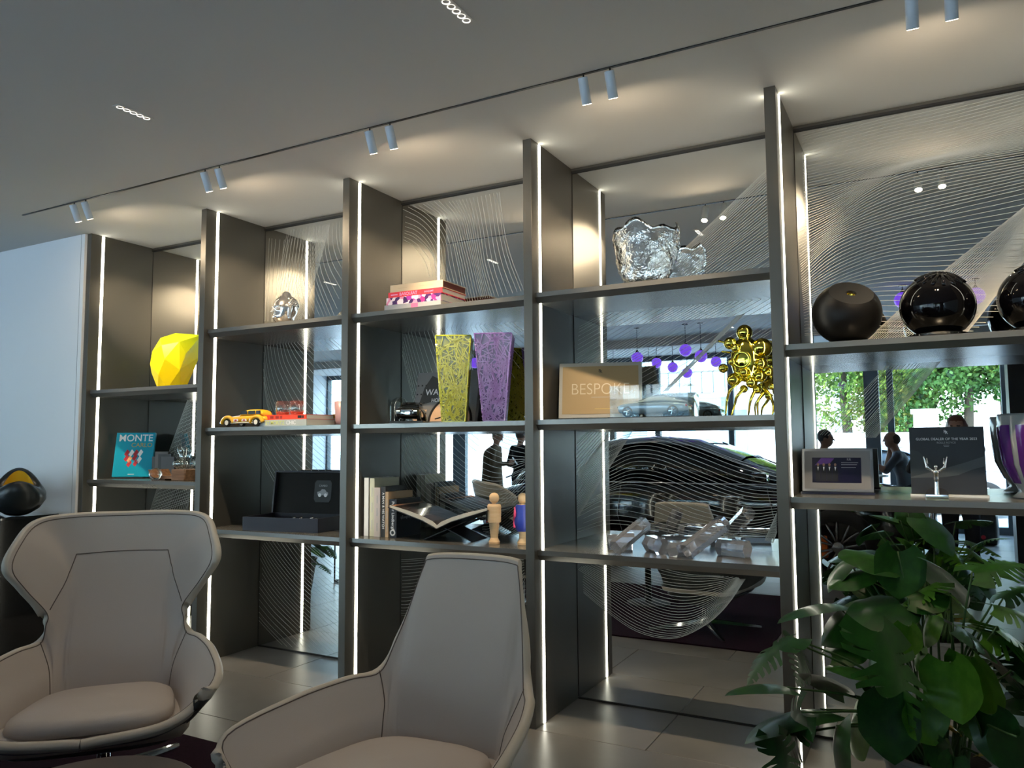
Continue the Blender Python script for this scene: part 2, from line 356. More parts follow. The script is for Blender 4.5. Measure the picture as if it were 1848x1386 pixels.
ETCH = {0:[([[(0.534,1.876),(0.296,1.386),(0.093,0.923)],[(0.662,1.836),(0.502,1.342),(0.316,0.931)],[(0.678,1.388),(0.551,0.94)]],[14,10]),([[(0.517,1.818),(0.661,1.859)],[(0.298,1.34),(0.676,1.455)],[(0.108,0.923),(0.689,1.078)]],[14,14])],1:[([[(1.425,3.11),(1.413,2.892),(1.4,2.675),(1.394,2.459)],[(1.623,3.074),(1.599,2.87),(1.598,2.655),(1.626,2.44)],[(1.781,3.105),(1.768,2.893),(1.805,2.677),(1.902,2.463)],[(1.907,3.129),(1.899,2.94),(1.935,2.747),(2.089,2.447)],[(2.031,3.133),(2.023,2.987),(2.068,2.836),(2.159,2.702)],[(2.127,3.148),(2.134,3.014),(2.167,2.886)]],[5,5,5,4,3]),([[(1.394,1.985),(1.421,1.856),(1.464,1.727),(1.525,1.6)],[(1.399,2.264),(1.439,2.068),(1.519,1.874),(1.653,1.682)],[(1.555,2.275),(1.604,2.123),(1.72,1.95),(1.871,1.779),(2.033,1.654)],[(1.697,2.274),(1.798,2.175),(1.947,2.034),(2.082,1.915),(2.176,1.839)],[(1.89,2.269),(2.025,2.161),(2.168,2.052)],[(2.076,2.272),(2.171,2.201)]],[5,5,5,5,4]),([[(1.398,1.391),(1.522,1.225),(1.666,1.084)],[(1.428,1.58),(1.575,1.412),(1.8,1.23)],[(1.711,1.581),(1.877,1.453),(2.091,1.314)],[(1.955,1.582),(2.176,1.433)]],[5,6,5]),([[(1.388,0.188),(1.521,0.101),(1.689,-0.0)],[(1.388,0.434),(1.544,0.305),(1.74,0.184),(1.929,0.067),(2.06,-0.014)],[(1.393,0.681),(1.51,0.545),(1.709,0.38),(1.952,0.225),(2.159,0.113)],[(1.448,0.775),(1.621,0.614),(1.842,0.451),(2.167,0.285)],[(1.645,0.778),(1.812,0.627),(2.0,0.503),(2.165,0.419)],[(1.89,0.771),(2.049,0.682),(2.162,0.62)]],[6,6,5,5,6]),([[(2.052,3.172),(1.918,2.791),(1.766,2.437)],[(1.846,3.172),(1.769,2.85),(1.637,2.447)],[(1.621,3.17),(1.542,2.834),(1.475,2.495)]],[16,8])],2:[([[(2.695,2.935),(2.804,2.866),(2.897,2.742),(2.929,2.638)],[(2.7,2.982),(2.813,2.923),(2.952,2.789),(2.988,2.632)],[(2.7,3.029),(2.836,2.963),(2.947,2.836),(2.997,2.684),(3.029,2.551)],[(2.718,3.173),(2.873,3.075),(2.979,2.966),(3.042,2.85),(3.064,2.714),(3.109,2.562),(3.139,2.435)],[(2.873,3.157),(3.01,3.054),(3.096,2.923),(3.14,2.766),(3.183,2.573),(3.217,2.435)],[(3.069,3.164),(3.179,3.014),(3.223,2.864),(3.27,2.69),(3.332,2.447)],[(3.271,3.166),(3.322,2.955),(3.371,2.678),(3.441,2.451)],[(3.474,3.17),(3.514,2.884),(3.565,2.688),(3.652,2.473)]],[2,2,4,3,6,7,7]),([[(2.705,2.12),(2.771,1.887),(2.827,1.715)],[(2.732,2.264),(2.826,1.979),(2.909,1.731)],[(2.885,2.268),(2.967,2.066),(3.042,1.876)],[(3.174,2.276),(3.301,2.01),(3.384,1.719)],[(3.386,2.274),(3.529,2.141),(3.648,2.027)],[(3.57,2.273),(3.65,2.214)]],[5,5,8,6,5]),([[(2.714,1.246),(2.82,1.118),(2.999,1.014)],[(2.713,1.509),(2.796,1.359),(2.999,1.178),(3.256,1.077),(3.461,1.05)],[(2.796,1.565),(2.932,1.397),(3.172,1.218),(3.422,1.135),(3.581,1.14)],[(2.998,1.57),(3.108,1.452),(3.299,1.327),(3.463,1.287),(3.642,1.348)],[(3.258,1.567),(3.382,1.487),(3.524,1.434),(3.65,1.417)],[(3.465,1.564),(3.643,1.514)]],[6,6,6,5,4]),([[(3.65,1.348),(3.563,1.261),(3.483,1.224)],[(3.648,1.142),(3.421,0.978),(3.339,0.957)],[(3.646,0.971),(3.56,0.923)]],[12,10]),([[(2.703,0.724),(2.867,0.742),(3.043,0.771)],[(2.699,0.54),(2.8,0.555),(2.956,0.596)],[(2.696,0.356),(2.742,0.36),(2.823,0.386)]],[9,9]),([[(3.42,0.794),(3.637,0.784)],[(3.596,0.511),(3.644,0.65)],[(3.614,0.311),(3.642,0.448)]],[9,9])],3:[([[(4.625,2.556),(4.901,2.779),(5.172,3.002)],[(4.719,2.426),(4.926,2.56),(5.163,2.715)],[(5.013,2.425),(5.157,2.51)],[(5.116,2.429),(5.155,2.449)]],[18,13,4]),([[(4.03,2.209),(4.23,2.294),(4.335,2.334)],[(4.009,1.989),(4.401,2.18),(4.733,2.338)],[(4.006,1.77),(4.565,2.054),(5.163,2.347)],[(4.391,1.676),(4.784,1.868),(5.155,2.091)]],[9,15,12]),([[(4.976,2.197),(4.542,1.79)],[(5.021,2.208),(4.575,1.798)]],[8]),([[(4.181,1.5),(4.32,1.548),(4.488,1.555),(4.712,1.497),(4.953,1.405),(5.16,1.347)],[(4.207,1.369),(4.352,1.435),(4.518,1.428),(4.739,1.343),(4.979,1.255),(5.157,1.236)],[(4.176,1.239),(4.349,1.3),(4.531,1.277),(4.766,1.19),(5.004,1.137),(5.154,1.148)],[(4.014,1.087),(4.21,1.175),(4.446,1.15),(4.701,1.066),(4.972,1.032),(5.146,1.069)],[(4.002,0.971),(4.208,1.029),(4.476,1.01),(4.761,0.977),(5.144,1.003)]],[6,6,6,5]),([[(4.235,1.591),(3.999,1.301)],[(4.372,1.589),(4.003,1.054)]],[20]),([[(3.995,1.501),(4.093,1.583)],[(3.992,1.301),(4.252,1.581)]],[10]),([[(5.153,1.128),(5.086,0.979)],[(5.15,1.026),(5.128,0.967)]],[10]),([[(3.997,0.644),(4.164,0.531),(4.365,0.425),(4.575,0.411),(4.748,0.496),(4.872,0.612),(4.979,0.768)],[(3.998,0.742),(4.235,0.616),(4.466,0.513),(4.656,0.51),(4.812,0.606),(4.964,0.767)],[(4.063,0.779),(4.337,0.672),(4.532,0.611),(4.69,0.616),(4.844,0.683),(4.95,0.766)],[(4.238,0.791),(4.47,0.729),(4.692,0.716),(4.845,0.743),(4.935,0.773)],[(4.472,0.801),(4.662,0.771),(4.846,0.773)]],[8,7,6,4])],4:[([[(5.305,3.184),(5.496,3.206),(5.761,3.223),(6.011,3.24),(6.358,3.255)],[(5.304,2.892),(5.539,2.912),(5.75,2.947),(5.998,2.958),(6.346,2.999)],[(5.309,2.618),(5.477,2.684),(5.667,2.802),(5.872,2.867),(6.34,2.878)],[(5.316,2.406),(5.499,2.548),(5.737,2.617),(5.985,2.65),(6.331,2.691)],[(5.32,2.286),(5.52,2.383),(5.73,2.44),(5.976,2.437),(6.318,2.426)],[(5.323,2.197),(5.515,2.252),(5.722,2.261),(5.967,2.236),(6.308,2.215)],[(5.324,2.063),(5.508,2.064),(5.714,2.049),(6.074,2.014)]],[20,18,14,10,8,9]),([[(6.327,2.606),(5.946,2.307),(5.624,2.021)],[(6.323,2.532),(6.181,2.362),(5.839,2.067),(5.763,2.012)],[(6.319,2.452),(6.2,2.279),(6.007,2.081),(5.933,2.0)],[(6.314,2.346),(6.196,2.199),(6.112,2.086),(6.038,1.992)]],[14,14,14]),([[(5.945,1.889),(5.8,1.71),(5.642,1.519)],[(5.856,1.886),(5.701,1.713),(5.54,1.52)],[(5.707,1.88),(5.547,1.704),(5.382,1.536)]],[14,10])]}

def etched(b):
    x0 = XD[b] + T + 0.006; x1 = XD[b + 1] - 0.006; V = []; F = []; w = 0.00122
    def sample(k, n=26):
        P = catmull([(p[0], 0, p[1]) for p in k], 10) if len(k) > 2 else [Vector((k[0][0], 0, k[0][1])), Vector((k[-1][0], 0, k[-1][1]))]
        L = [0]
        for a, c in zip(P, P[1:]): L.append(L[-1] + (c - a).length)
        out = []; j = 0
        for i in range(n):
            s = L[-1] * i / (n - 1)
            while j < len(L) - 2 and L[j + 1] < s: j += 1
            t = (s - L[j]) / max(L[j + 1] - L[j], 1e-9); out.append(P[j].lerp(P[j + 1], min(t, 1)))
        return out
    for keys, cnt in ETCH[b]:
        S = [sample(k) for k in keys]
        for q in range(len(S) - 1):
            for i in range(cnt[q] + (1 if q == len(S) - 2 else 0)):
                t = i / cnt[q]
                # smooth blend across the neighbouring key curves
                p0 = S[max(q - 1, 0)]; p1 = S[q]; p2 = S[q + 1]; p3 = S[min(q + 2, len(S) - 1)]
                C = [0.5 * ((2 * b1) + (c1 - a1) * t + (2 * a1 - 5 * b1 + 4 * c1 - d1) * t * t + (3 * b1 - a1 - 3 * c1 + d1) * t ** 3) for a1, b1, c1, d1 in zip(p0, p1, p2, p3)]
                run = []
                for k, c in enumerate(C + [None]):
                    if c is not None and x0 < c.x < x1 and 0.03 < c.z < H - 0.04: run.append(c); continue
                    if len(run) > 1:
                        base = len(V)
                        for e, pnt in enumerate(run):
                            tn = (run[min(e + 1, len(run) - 1)] - run[max(e - 1, 0)]).normalized(); nn = Vector((-tn.z, 0, tn.x)) * w
                            V.append((pnt.x + nn.x, D - 0.00015, pnt.z + nn.z)); V.append((pnt.x - nn.x, D - 0.00015, pnt.z - nn.z))
                        for e in range(len(run) - 1): F.append((base + 2 * e, base + 2 * e + 1, base + 2 * e + 3, base + 2 * e + 2))
                    run = []
    o = link('etched_line', pyd(V, F), m_etch, mirrors[b]); tag(o, kind='stuff')
for b in range(5): etched(b)

# ------------------------------------------------------------------ ceiling lights
trk = box('light_track', 0.08, 6.6, -0.557, -0.543, H - 0.004, H, m_black); tag(trk, 'long thin black lighting track let into the ceiling', 'light track')
m_spot_in = M('spot_lens', (1, 1, 1), 0.3, emit=(1.0, 0.76, 0.48), es=60.0)
m_spot = M('spot_body_white', (0.62, 0.66, 0.70), 0.4)
SPOTX = [0.70, 0.83, 2.02, 2.145, 3.30, 3.435, 4.545, 4.675, 5.89, 6.02]
ORD = ['first', 'second', 'third', 'fourth', 'fifth']
sp_body = lathe_me([(0.0205, -0.062), (0.0225, -0.06), (0.0225, 0.055), (0.02, 0.058), (0.017, 0.05)], 20, cap=False)
sp_body.materials.append(m_spot)
for k, x in enumerate(SPOTX):
    t = thing('track_spotlight', '%s spotlight of the %s pair along the ceiling track, counted from the white wall' % (['near-wall', 'far'][k % 2] if False else ['first', 'second'][k % 2], ORD[k // 2]), 'spotlight', (x, -0.55, H - 0.075), 0, 'white track spotlights')
    tilt = R(24)
    body = link('lamp_body', sp_body, None, t, (0, 0.012, 0.0), (tilt, 0, 0), True)
    link('lens', lathe_me([(0.0, -0.0605), (0.0205, -0.0605)], 16, cap=False), m_spot_in, body)
    link('back_cap', lathe_me([(0.017, 0.05), (0.0, 0.052)], 16, cap=False), m_black, body)
    link('stem', tube_me([(0, 0, 0.072), (0, 0, 0.02)], 0.004, 8), m_black, t)
    ld = bpy.data.lights.new('spot_beam', 'SPOT'); lo = bpy.data.objects.new('spot_beam', ld); col.objects.link(lo); lo.parent = t
    ld.energy = 60; ld.color = (1.0, 0.78, 0.52); ld.spot_size = R(62); ld.spot_blend = 0.9; ld.shadow_soft_size = 0.02
    lo.location = (0, 0.012 + 0.07 * math.sin(tilt), -0.07 * math.cos(tilt))
    if k % 2 == 0:
        bay = k // 2; aim = Vector((XD[bay] + T, 0.37, 2.62)) - (t.location + lo.location); lo.rotation_euler = aim.to_track_quat('-Z', 'Y').to_euler(); ld.spot_size = R(33); ld.energy = 62
    else: lo.rotation_euler = (tilt + R(6), 0, 0)
    l2 = bpy.data.lights.new('spill_beam', 'SPOT'); s2 = bpy.data.objects.new('spill_beam', l2); col.objects.link(s2); s2.parent = t
    l2.energy = 3.0; l2.color = (1.0, 0.80, 0.55); l2.spot_size = R(178); l2.spot_blend = 0.6; l2.shadow_soft_size = 0.02; s2.location = lo.location; s2.rotation_euler = (tilt + R(22), 0, 0)
m_dl = M('downlight_cell', (0.9, 0.9, 0.9), 0.15, 0.6, emit=(1, 0.95, 0.85), es=0.6)
for (x, y, n) in ((2.372, -1.29, 'towards the wing chair'), (4.312, -1.275, 'towards the high-back chair without wings'), (0.4, -1.29, 'nearest the white wall'), (2.37, -4.0, 'between the chairs and the car'), (4.31, -4.2, 'over the black car door'), (3.4, -6.6, 'beyond the car')):
    t = thing('downlight', 'recessed linear downlight of five round cells in the ceiling, ' + n, 'downlight', (x, y, H), 0, 'recessed five-cell downlights')
    box('trim_plate', -0.026, 0.026, -0.1, 0.1, -0.003, 0, m_plaster, t)
    cell = lathe_me([(0.0, 0.0005), (0.010, -0.001), (0.0155, -0.0045), (0.0165, -0.006)], 20, cap=False)
    cell.materials.append(m_dl)
    for k in range(5): link('light_cell', cell, None, t, (0, -0.075 + 0.0375 * k, 0), None, True)
    ld = bpy.data.lights.new('cell_beam', 'SPOT'); lo = bpy.data.objects.new('cell_beam', ld); col.objects.link(lo); lo.parent = t; lo.location = (0, 0, -0.012)
    ld.energy = 13; ld.color = (1.0, 0.84, 0.66); ld.spot_size = R(105); ld.spot_blend = 1.0; ld.shadow_soft_size = 0.05

# ------------------------------------------------------------------ lounge chairs
m_leather = M('taupe_leather', (0.43, 0.385, 0.35), 0.46, bump=0.06, bscale=260, spec=0.4)
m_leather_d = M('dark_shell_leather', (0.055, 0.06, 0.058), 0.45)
m_seam = M('seam_dark', (0.09, 0.075, 0.068), 0.7)  # dark brown of the chair seam lines
m_edge = M('edge_leather', (0.45, 0.41, 0.345), 0.42)

def lounge_chair(label, loc, rotz, half, top_seam=None):
    t = thing('lounge_chair', label, 'chair', loc, rotz, 'lounge chairs on the plum rug')
    fr_ = [[(0.0, -0.50, 0.372), (0.0, -0.512, 0.374), (0.0, -0.524, 0.377), (0.0, -0.536, 0.381), (0.0, -0.545, 0.388)],
           [(-0.2, -0.49, 0.377), (-0.215, -0.502, 0.38), (-0.23, -0.512, 0.386), (-0.245, -0.522, 0.394), (-0.26, -0.528, 0.408)],
           [(-0.29, -0.475, 0.388), (-0.315, -0.482, 0.40), (-0.34, -0.488, 0.418), (-0.367, -0.492, 0.442), (-0.388, -0.49, 0.468)]]
    cols = fr_ + half + [[(-x, y, z) for x, y, z in c] for c in half[-2::-1]] + [[(-x, y, z) for x, y, z in c] for c in fr_[:0:-1]] + [fr_[0]]
    rows_d = [catmull([c[j] for c in cols], 6) for j in range(len(cols[0]))]
    grid = [catmull([r_[i] for r_ in rows_d], 5) for i in range(len(rows_d[0]))]
    gr = len(grid[0]); gn = len(grid)
    V = [p for c in grid for p in c]; F = [(i * gr + j, i * gr + j + 1, (i + 1) * gr + j + 1, (i + 1) * gr + j) for i in range(gn - 1) for j in range(gr - 1)]
    me = pyd(V, F)
    inner = me.copy()
    # padded upholstery with a rounded rim, dark outer shell behind it
    nrm = [v.normal.copy() for v in me.vertices]; TH = 0.036
    out_ = [V[i] + nrm[i] * TH for i in range(len(V))]
    link('upholstery', me, m_leather, t, smooth=True)
    def rimband(idx):
        secs = []
        for k in range(7):
            a_ = math.pi * k / 6; sec = []
            for i in idx:
                up = (V[i] - V[idx_in[i]]).normalized(); sec.append(V[i] + nrm[i] * TH * 0.5 * (1 - math.cos(a_)) + up * 0.014 * math.sin(a_))
            secs.append(sec)
        return loft_me(secs, closed_u=False)
    idx = [i * gr + gr - 1 for i in range(gn)]; idx_in = {i: i - 1 for i in idx}
    for j in range(gr - 1): idx_in.setdefault(j, gr + j); idx_in.setdefault((gn - 1) * gr + j, (gn - 2) * gr + j)
    link('rim_band', rimband(idx), m_edge, t, smooth=True)
    cut = int((gr - 1) * 0.78)
    link('edge_band', pyd(out_, [f[::-1] for k_, f in enumerate(F) if k_ % (gr - 1) >= cut]), m_edge, t, smooth=True)
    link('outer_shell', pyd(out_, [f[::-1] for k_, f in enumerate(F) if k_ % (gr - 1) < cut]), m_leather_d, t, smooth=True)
    # under-seat bowl
    bot = [c[0] for c in cols[:-1]]; secs = []
    for k, (sc_, z) in enumerate(((1.16, None), (1.155, 0.345), (1.08, 0.318), (0.92, 0.275), (0.62, 0.225), (0.28, 0.195), (0.1, 0.185))):
        secs.append([(x * sc_, (y + 0.12) * sc_ - 0.12 + 0.024 * k, (zz - 0.0 if z is None else z)) for x, y, zz in bot])
    link('seat_edge', mods(loft_me(secs[:3], cap=False), 1), m_edge, t, smooth=True)
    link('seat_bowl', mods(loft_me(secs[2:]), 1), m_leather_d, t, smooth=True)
    link('seat_pan', pyd([(x * 1.03, y, z - 0.004) for x, y, z in bot], [tuple(range(len(bot)))]), m_leather, t)
    # seat cushion
    N = 40; cs = []
    for s, z in ((0.0, 0.0), (0.86, 0.0), (0.97, 0.012), (1.0, 0.035), (0.97, 0.06), (0.86, 0.076), (0.55, 0.084), (0.0, 0.086)):
        sec = []
        for i in range(N):
            a = 2 * math.pi * i / N; ca, sa = math.cos(a), math.sin(a)
            px = 0.325 * math.copysign(abs(ca) ** 0.55, ca); py = 0.35 * math.copysign(abs(sa) ** 0.55, sa)
            px *= 1 - 0.18 * (py / 0.35 + 1) / 2
            sec.append((px * s, -0.165 + py * s, 0.345 + z + 0.014 * (1 - s) - 0.03 * ((py * s) / 0.35)))
        cs.append(sec)
    link('seat_cushion', loft_me(cs, cap=False), m_leather, t, smooth=True)
    # seams: follow the inner skin
    def surf(c, off=0.0):
        return [Vector(p) for p in c]
    bv = __import__('mathutils').bvhtree.BVHTree.FromPolygons([v.co for v in inner.vertices], [tuple(p.vertices) for p in inner.polygons])
    def seam(pts, r_=0.0022):
        q = []
        for p in catmull(pts, 6):
            hit = bv.find_nearest(p); q.append(hit[0] - hit[1] * 0.0004 if hit[0] is not None else p)
        link('seam', tube_me(q, r_, 6), m_seam, t, smooth=True)
    rim = [Vector(c[-1]) for c in cols]; r2 = [Vector(c[-2]) for c in cols]
    seam([a.lerp(b, 0.10) for a, b in zip(rim, r2)])
    for s in (-1, 1):
        c = half[3]; seam([(s * -x, y, z) for x, y, z in reversed(c)])
    if top_seam:
        for ln in top_seam: seam(ln)
    # swivel base
    link('column', lathe_me([(0.035, 0.06), (0.03, 0.08), (0.025, 0.2), (0.06, 0.215)], 24), m_chrome, t, (0, 0.0, 0), smooth=True)
    for k in range(4):
        a = R(45 + 90 * k + 8); c, s = math.cos(a), math.sin(a)
        secs = []
        for d, w_, z0, z1 in ((0.02, 0.026, 0.05, 0.085), (0.15, 0.022, 0.04, 0.065), (0.34, 0.016, 0.016, 0.034), (0.46, 0.012, 0.002, 0.018)):
            secs.append([(c * d - s * w_ * q, s * d + c * w_ * q, z) for q, z in ((-1, z0), (1, z0), (0.7, z1), (-0.7, z1))])
        link('leg', loft_me(secs), m_chrome, t)
    return t

arm = [[(-0.335, -0.45, 0.40), (-0.365, -0.452, 0.43), (-0.40, -0.452, 0.47), (-0.44, -0.448, 0.515), (-0.465, -0.43, 0.548)],
       [(-0.30, -0.15, 0.345), (-0.335, -0.145, 0.43), (-0.37, -0.14, 0.48), (-0.405, -0.13, 0.535), (-0.43, -0.12, 0.578)],
       [(-0.275, 0.05, 0.345), (-0.30, 0.07, 0.435), (-0.32, 0.09, 0.485), (-0.345, 0.10, 0.54), (-0.37, 0.105, 0.588)],
       [(-0.245, 0.145, 0.345), (-0.255, 0.175, 0.43), (-0.268, 0.205, 0.48), (-0.29, 0.225, 0.535), (-0.312, 0.235, 0.59)]]
plain = arm + [[(-0.235, 0.165, 0.345), (-0.245, 0.20, 0.45), (-0.258, 0.235, 0.53), (-0.272, 0.275, 0.61), (-0.283, 0.30, 0.69)],
               [(-0.22, 0.18, 0.345), (-0.232, 0.225, 0.49), (-0.24, 0.275, 0.60), (-0.25, 0.32, 0.70), (-0.255, 0.358, 0.81)],
               [(-0.205, 0.19, 0.345), (-0.215, 0.24, 0.52), (-0.22, 0.30, 0.67), (-0.222, 0.375, 0.86), (-0.216, 0.42, 0.985)],
               [(-0.165, 0.195, 0.345), (-0.175, 0.245, 0.53), (-0.178, 0.305, 0.69), (-0.18, 0.385, 0.89), (-0.185, 0.435, 1.022)],
               [(0.0, 0.205, 0.345), (0.0, 0.255, 0.53), (0.0, 0.315, 0.69), (0.0, 0.395, 0.89), (0.0, 0.445, 1.03)]]
lounge_chair('taupe leather lounge chair with a plain tapered high back, right of the winged one', (4.24, -1.422, 0.012), R(5.1), plain)
wing = arm + [[(-0.235, 0.165, 0.345), (-0.245, 0.20, 0.45), (-0.258, 0.235, 0.53), (-0.278, 0.25, 0.60), (-0.296, 0.245, 0.665)],
              [(-0.22, 0.18, 0.345), (-0.23, 0.225, 0.48), (-0.243, 0.265, 0.58), (-0.27, 0.265, 0.665), (-0.294, 0.245, 0.723)],
              [(-0.21, 0.185, 0.345), (-0.218, 0.24, 0.50), (-0.235, 0.30, 0.67), (-0.30, 0.27, 0.79), (-0.375, 0.19, 0.84)],
              [(-0.20, 0.19, 0.345), (-0.208, 0.245, 0.52), (-0.222, 0.33, 0.74), (-0.31, 0.295, 0.89), (-0.432, 0.152, 0.945)],
              [(-0.19, 0.19, 0.345), (-0.20, 0.25, 0.53), (-0.21, 0.345, 0.78), (-0.30, 0.345, 0.98), (-0.418, 0.23, 1.045)],
              [(-0.175, 0.195, 0.345), (-0.185, 0.25, 0.53), (-0.195, 0.355, 0.80), (-0.28, 0.40, 1.03), (-0.372, 0.355, 1.13)],
              [(-0.13, 0.20, 0.345), (-0.135, 0.255, 0.53), (-0.145, 0.36, 0.80), (-0.19, 0.43, 1.04), (-0.24, 0.44, 1.15)],
              [(0.0, 0.205, 0.345), (0.0, 0.26, 0.53), (0.0, 0.365, 0.80), (0.0, 0.445, 1.04), (0.0, 0.475, 1.15)]]
lounge_chair('taupe leather wing lounge chair with folded headrest wings', (2.614, -1.502, 0.012), R(47.5), wing,
             [[(-0.205, 0.40, 0.965), (-0.07, 0.425, 0.965), (0.07, 0.425, 0.965), (0.205, 0.40, 0.965)], [(-0.205, 0.40, 0.965), (-0.235, 0.34, 0.84), (-0.275, 0.26, 0.73)], [(0.205, 0.40, 0.965), (0.235, 0.34, 0.84), (0.275, 0.26, 0.73)]])

m_rug = M('plum_rug', (0.011, 0.0028, 0.0085), 0.95, var=(0.016, 0.0045, 0.0125), vscale=60, bump=0.3, bscale=500, spec=0.12)
rug = box('rug', 1.2, 4.8, -3.08, -0.92, 0.001, 0.012, m_rug, bev=0.003); tag(rug, 'dark plum rug under the two lounge chairs', 'rug')
# low round table at the front
t = thing('coffee_table', 'low round dark brown table before the wing chair', 'table', (3.52, -2.18, 0))
link('table_top', lathe_me([(0.0, 0.395), (0.315, 0.395), (0.325, 0.40), (0.325, 0.412), (0.32, 0.415), (0.0, 0.415)], 64, cap=False), M('dark_brown_stone', (0.045, 0.032, 0.027), 0.3, var=(0.065, 0.045, 0.036), vscale=9), t, smooth=False)
link('pedestal', lathe_me([(0.2, 0.012), (0.2, 0.022), (0.03, 0.03), (0.028, 0.395)], 32), m_black, t)

# pedestal with the black and yellow bowl by the white wall
t = thing('display_plinth', 'glossy black box plinth against the white wall', 'plinth', (-0.36, -0.38, 0))
box('body', -0.36, 0.36, -0.19, 0.19, 0, 0.975, M('black_gloss', (0.008, 0.009, 0.011), 0.12, coat=0.3), t, bev=0.002)
box('top_slab', -0.4, 0.4, -0.21, 0.21, 0.975, 0.995, M('black_glass_top', (0.006, 0.008, 0.01), 0.06, coat=0.5), t, bev=0.002)
def lipped(label, loc, rotz, m_out, m_in, sc=1.0):
    t = thing('bowl_sculpture', label, 'sculpture', loc, rotz); t.rotation_euler = (0, R(20), rotz)
    N = 48; pr = [(0.055, 0.0), (0.10, 0.012), (0.15, 0.055), (0.18, 0.115), (0.178, 0.165), (0.155, 0.2)]
    outer = []; inner = []
    def rimz(a): return 0.05 * math.cos(2 * a) + 0.03
    for r_, z in pr:
        k = max(0, (z - 0.08) / 0.105)
        outer.append([(sc * r_ * math.cos(2 * math.pi * i / N), sc * r_ * math.sin(2 * math.pi * i / N), sc * (z + k * rimz(2 * math.pi * i / N))) for i in range(N)])
    lip = [(sc * 0.135 * math.cos(2 * math.pi * i / N), sc * 0.135 * math.sin(2 * math.pi * i / N), sc * (0.22 + rimz(2 * math.pi * i / N))) for i in range(N)]
    lip2 = [(sc * 0.105 * math.cos(2 * math.pi * i / N), sc * 0.105 * math.sin(2 * math.pi * i / N), sc * (0.205 + rimz(2 * math.pi * i / N) * 1.05)) for i in range(N)]
    me = loft_me(outer + [lip, lip2], cap=False); link('bowl', me, m_out, t, smooth=True)
    ins = [lip2]
    for r_, z in ((0.125, 0.15), (0.12, 0.1), (0.08, 0.05), (0.02, 0.04)):
        ins.append([(sc * r_ * math.cos(2 * math.pi * i / N), sc * r_ * math.sin(2 * math.pi * i / N), sc * (z + rimz(2 * math.pi * i / N) * 0.5)) for i in range(N)])
    link('inner_bowl', loft_me(ins, cap=False), m_in, t, smooth=True)
    return t
lipped('matte black folded bowl with a yellow gilt inside on the black plinth', (-0.13, -0.38, 1.018), R(-29), M('black_bowl', (0.012, 0.016, 0.018), 0.3), M('yellow_gilt', (0.75, 0.48, 0.03), 0.4), 1.0)
lipped('black folded bowl cut by the picture edge on the black plinth', (-0.55, -0.38, 1.018), R(-10), M('black_bowl', (0, 0, 0)), M('yellow_gilt', (0, 0, 0)), 0.9)

# ------------------------------------------------------------------ potted monstera
m_leafs = [M('monstera_leaf_%d' % i, c, 0.32, var=v, vscale=5, spec=0.32, coat=0.05) for i, (c, v) in enumerate((((0.016, 0.065, 0.010), (0.028, 0.105, 0.014)), ((0.010, 0.045, 0.012), (0.018, 0.075, 0.015)), ((0.05, 0.15, 0.012), (0.075, 0.20, 0.02)), ((0.35, 0.24, 0.02), (0.45, 0.32, 0.03))))]
m_stem = M('monstera_stem', (0.05, 0.11, 0.03), 0.5)
def leaf_me(split, droop, fold, mat, seed):
    """one blade, unit length along +y from the petiole, split into lobes"""
    rnd = random.Random(seed); n = 9; V = []; F = []
    def hw(t): return 0.62 * math.sin(math.pi * min(1, (t * 0.94 + 0.06)) ** 0.72) ** 0.8
    def pos(u, t, side):
        x = side * u; y = t; z = -droop * (t * t) - fold * abs(u) * 0.9 + 0.22 * fold * 0 - 0.25 * droop * u * u
        return (x, y, z)
    for side in (-1, 1):
        for i in range(n):
            t0, t1 = i / n, (i + 1) / n
            w0, w1 = hw(t0), hw(t1); sp = split and 1 <= i <= n - 2 and rnd.random() < 0.85
            cut = 0.45 + 0.15 * rnd.random()
            def row(tm, wv, fr):
                s = wv * fr; back = -0.22 * (1 - tm) * fr * fr if tm < 0.35 else 0.16 * fr * fr * (1 - tm)
                return pos(s, max(tm + back, -0.22), side)
            b = len(V)
            for fr in (0.0, 0.28, 0.56, 0.8, 1.0):
                g = 0.0
                if sp and fr > cut: g = 0.30 * (1 / n) * (0.6 + 0.4 * (fr - cut))
                a0 = t0 + g; a1 = t1 - g
                sh = 1.0 - (0.06 if sp and fr == 1.0 else 0)
                V.append(row(a0, w0 if fr < 0.99 else (w0 * 0.5 + w1 * 0.5 if sp else w0), fr * sh)); V.append(row(a1, w1 if fr < 0.99 else (w0 * 0.5 + w1 * 0.5 if sp else w1), fr * sh))
            for k in range(4): F.append((b + 2 * k, b + 2 * k + 1, b + 2 * k + 3, b + 2 * k + 2) if side > 0 else (b + 2 * k, b + 2 * k + 2, b + 2 * k + 3, b + 2 * k + 1))
    me = pyd(V, F); bm = bmesh.new(); bm.from_mesh(me); bmesh.ops.remove_doubles(bm, verts=bm.verts[:], dist=0.004); bm.to_mesh(me); bm.free()
    me.materials.append(mat); me.polygons.foreach_set('use_smooth', [True] * len(me.polygons)); return me
LEAF = [leaf_me(True, 0.25, 0.18, m_leafs[0], 1), leaf_me(True, 0.45, 0.10, m_leafs[1], 2), leaf_me(False, 0.3, 0.22, m_leafs[0], 3), leaf_me(True, 0.2, 0.3, m_leafs[2], 4), leaf_me(False, 0.35, 0.3, m_leafs[2], 5), leaf_me(False, 0.5, 0.1, m_leafs[1], 6), leaf_me(False, 0.4, 0.2, m_leafs[3], 7)]

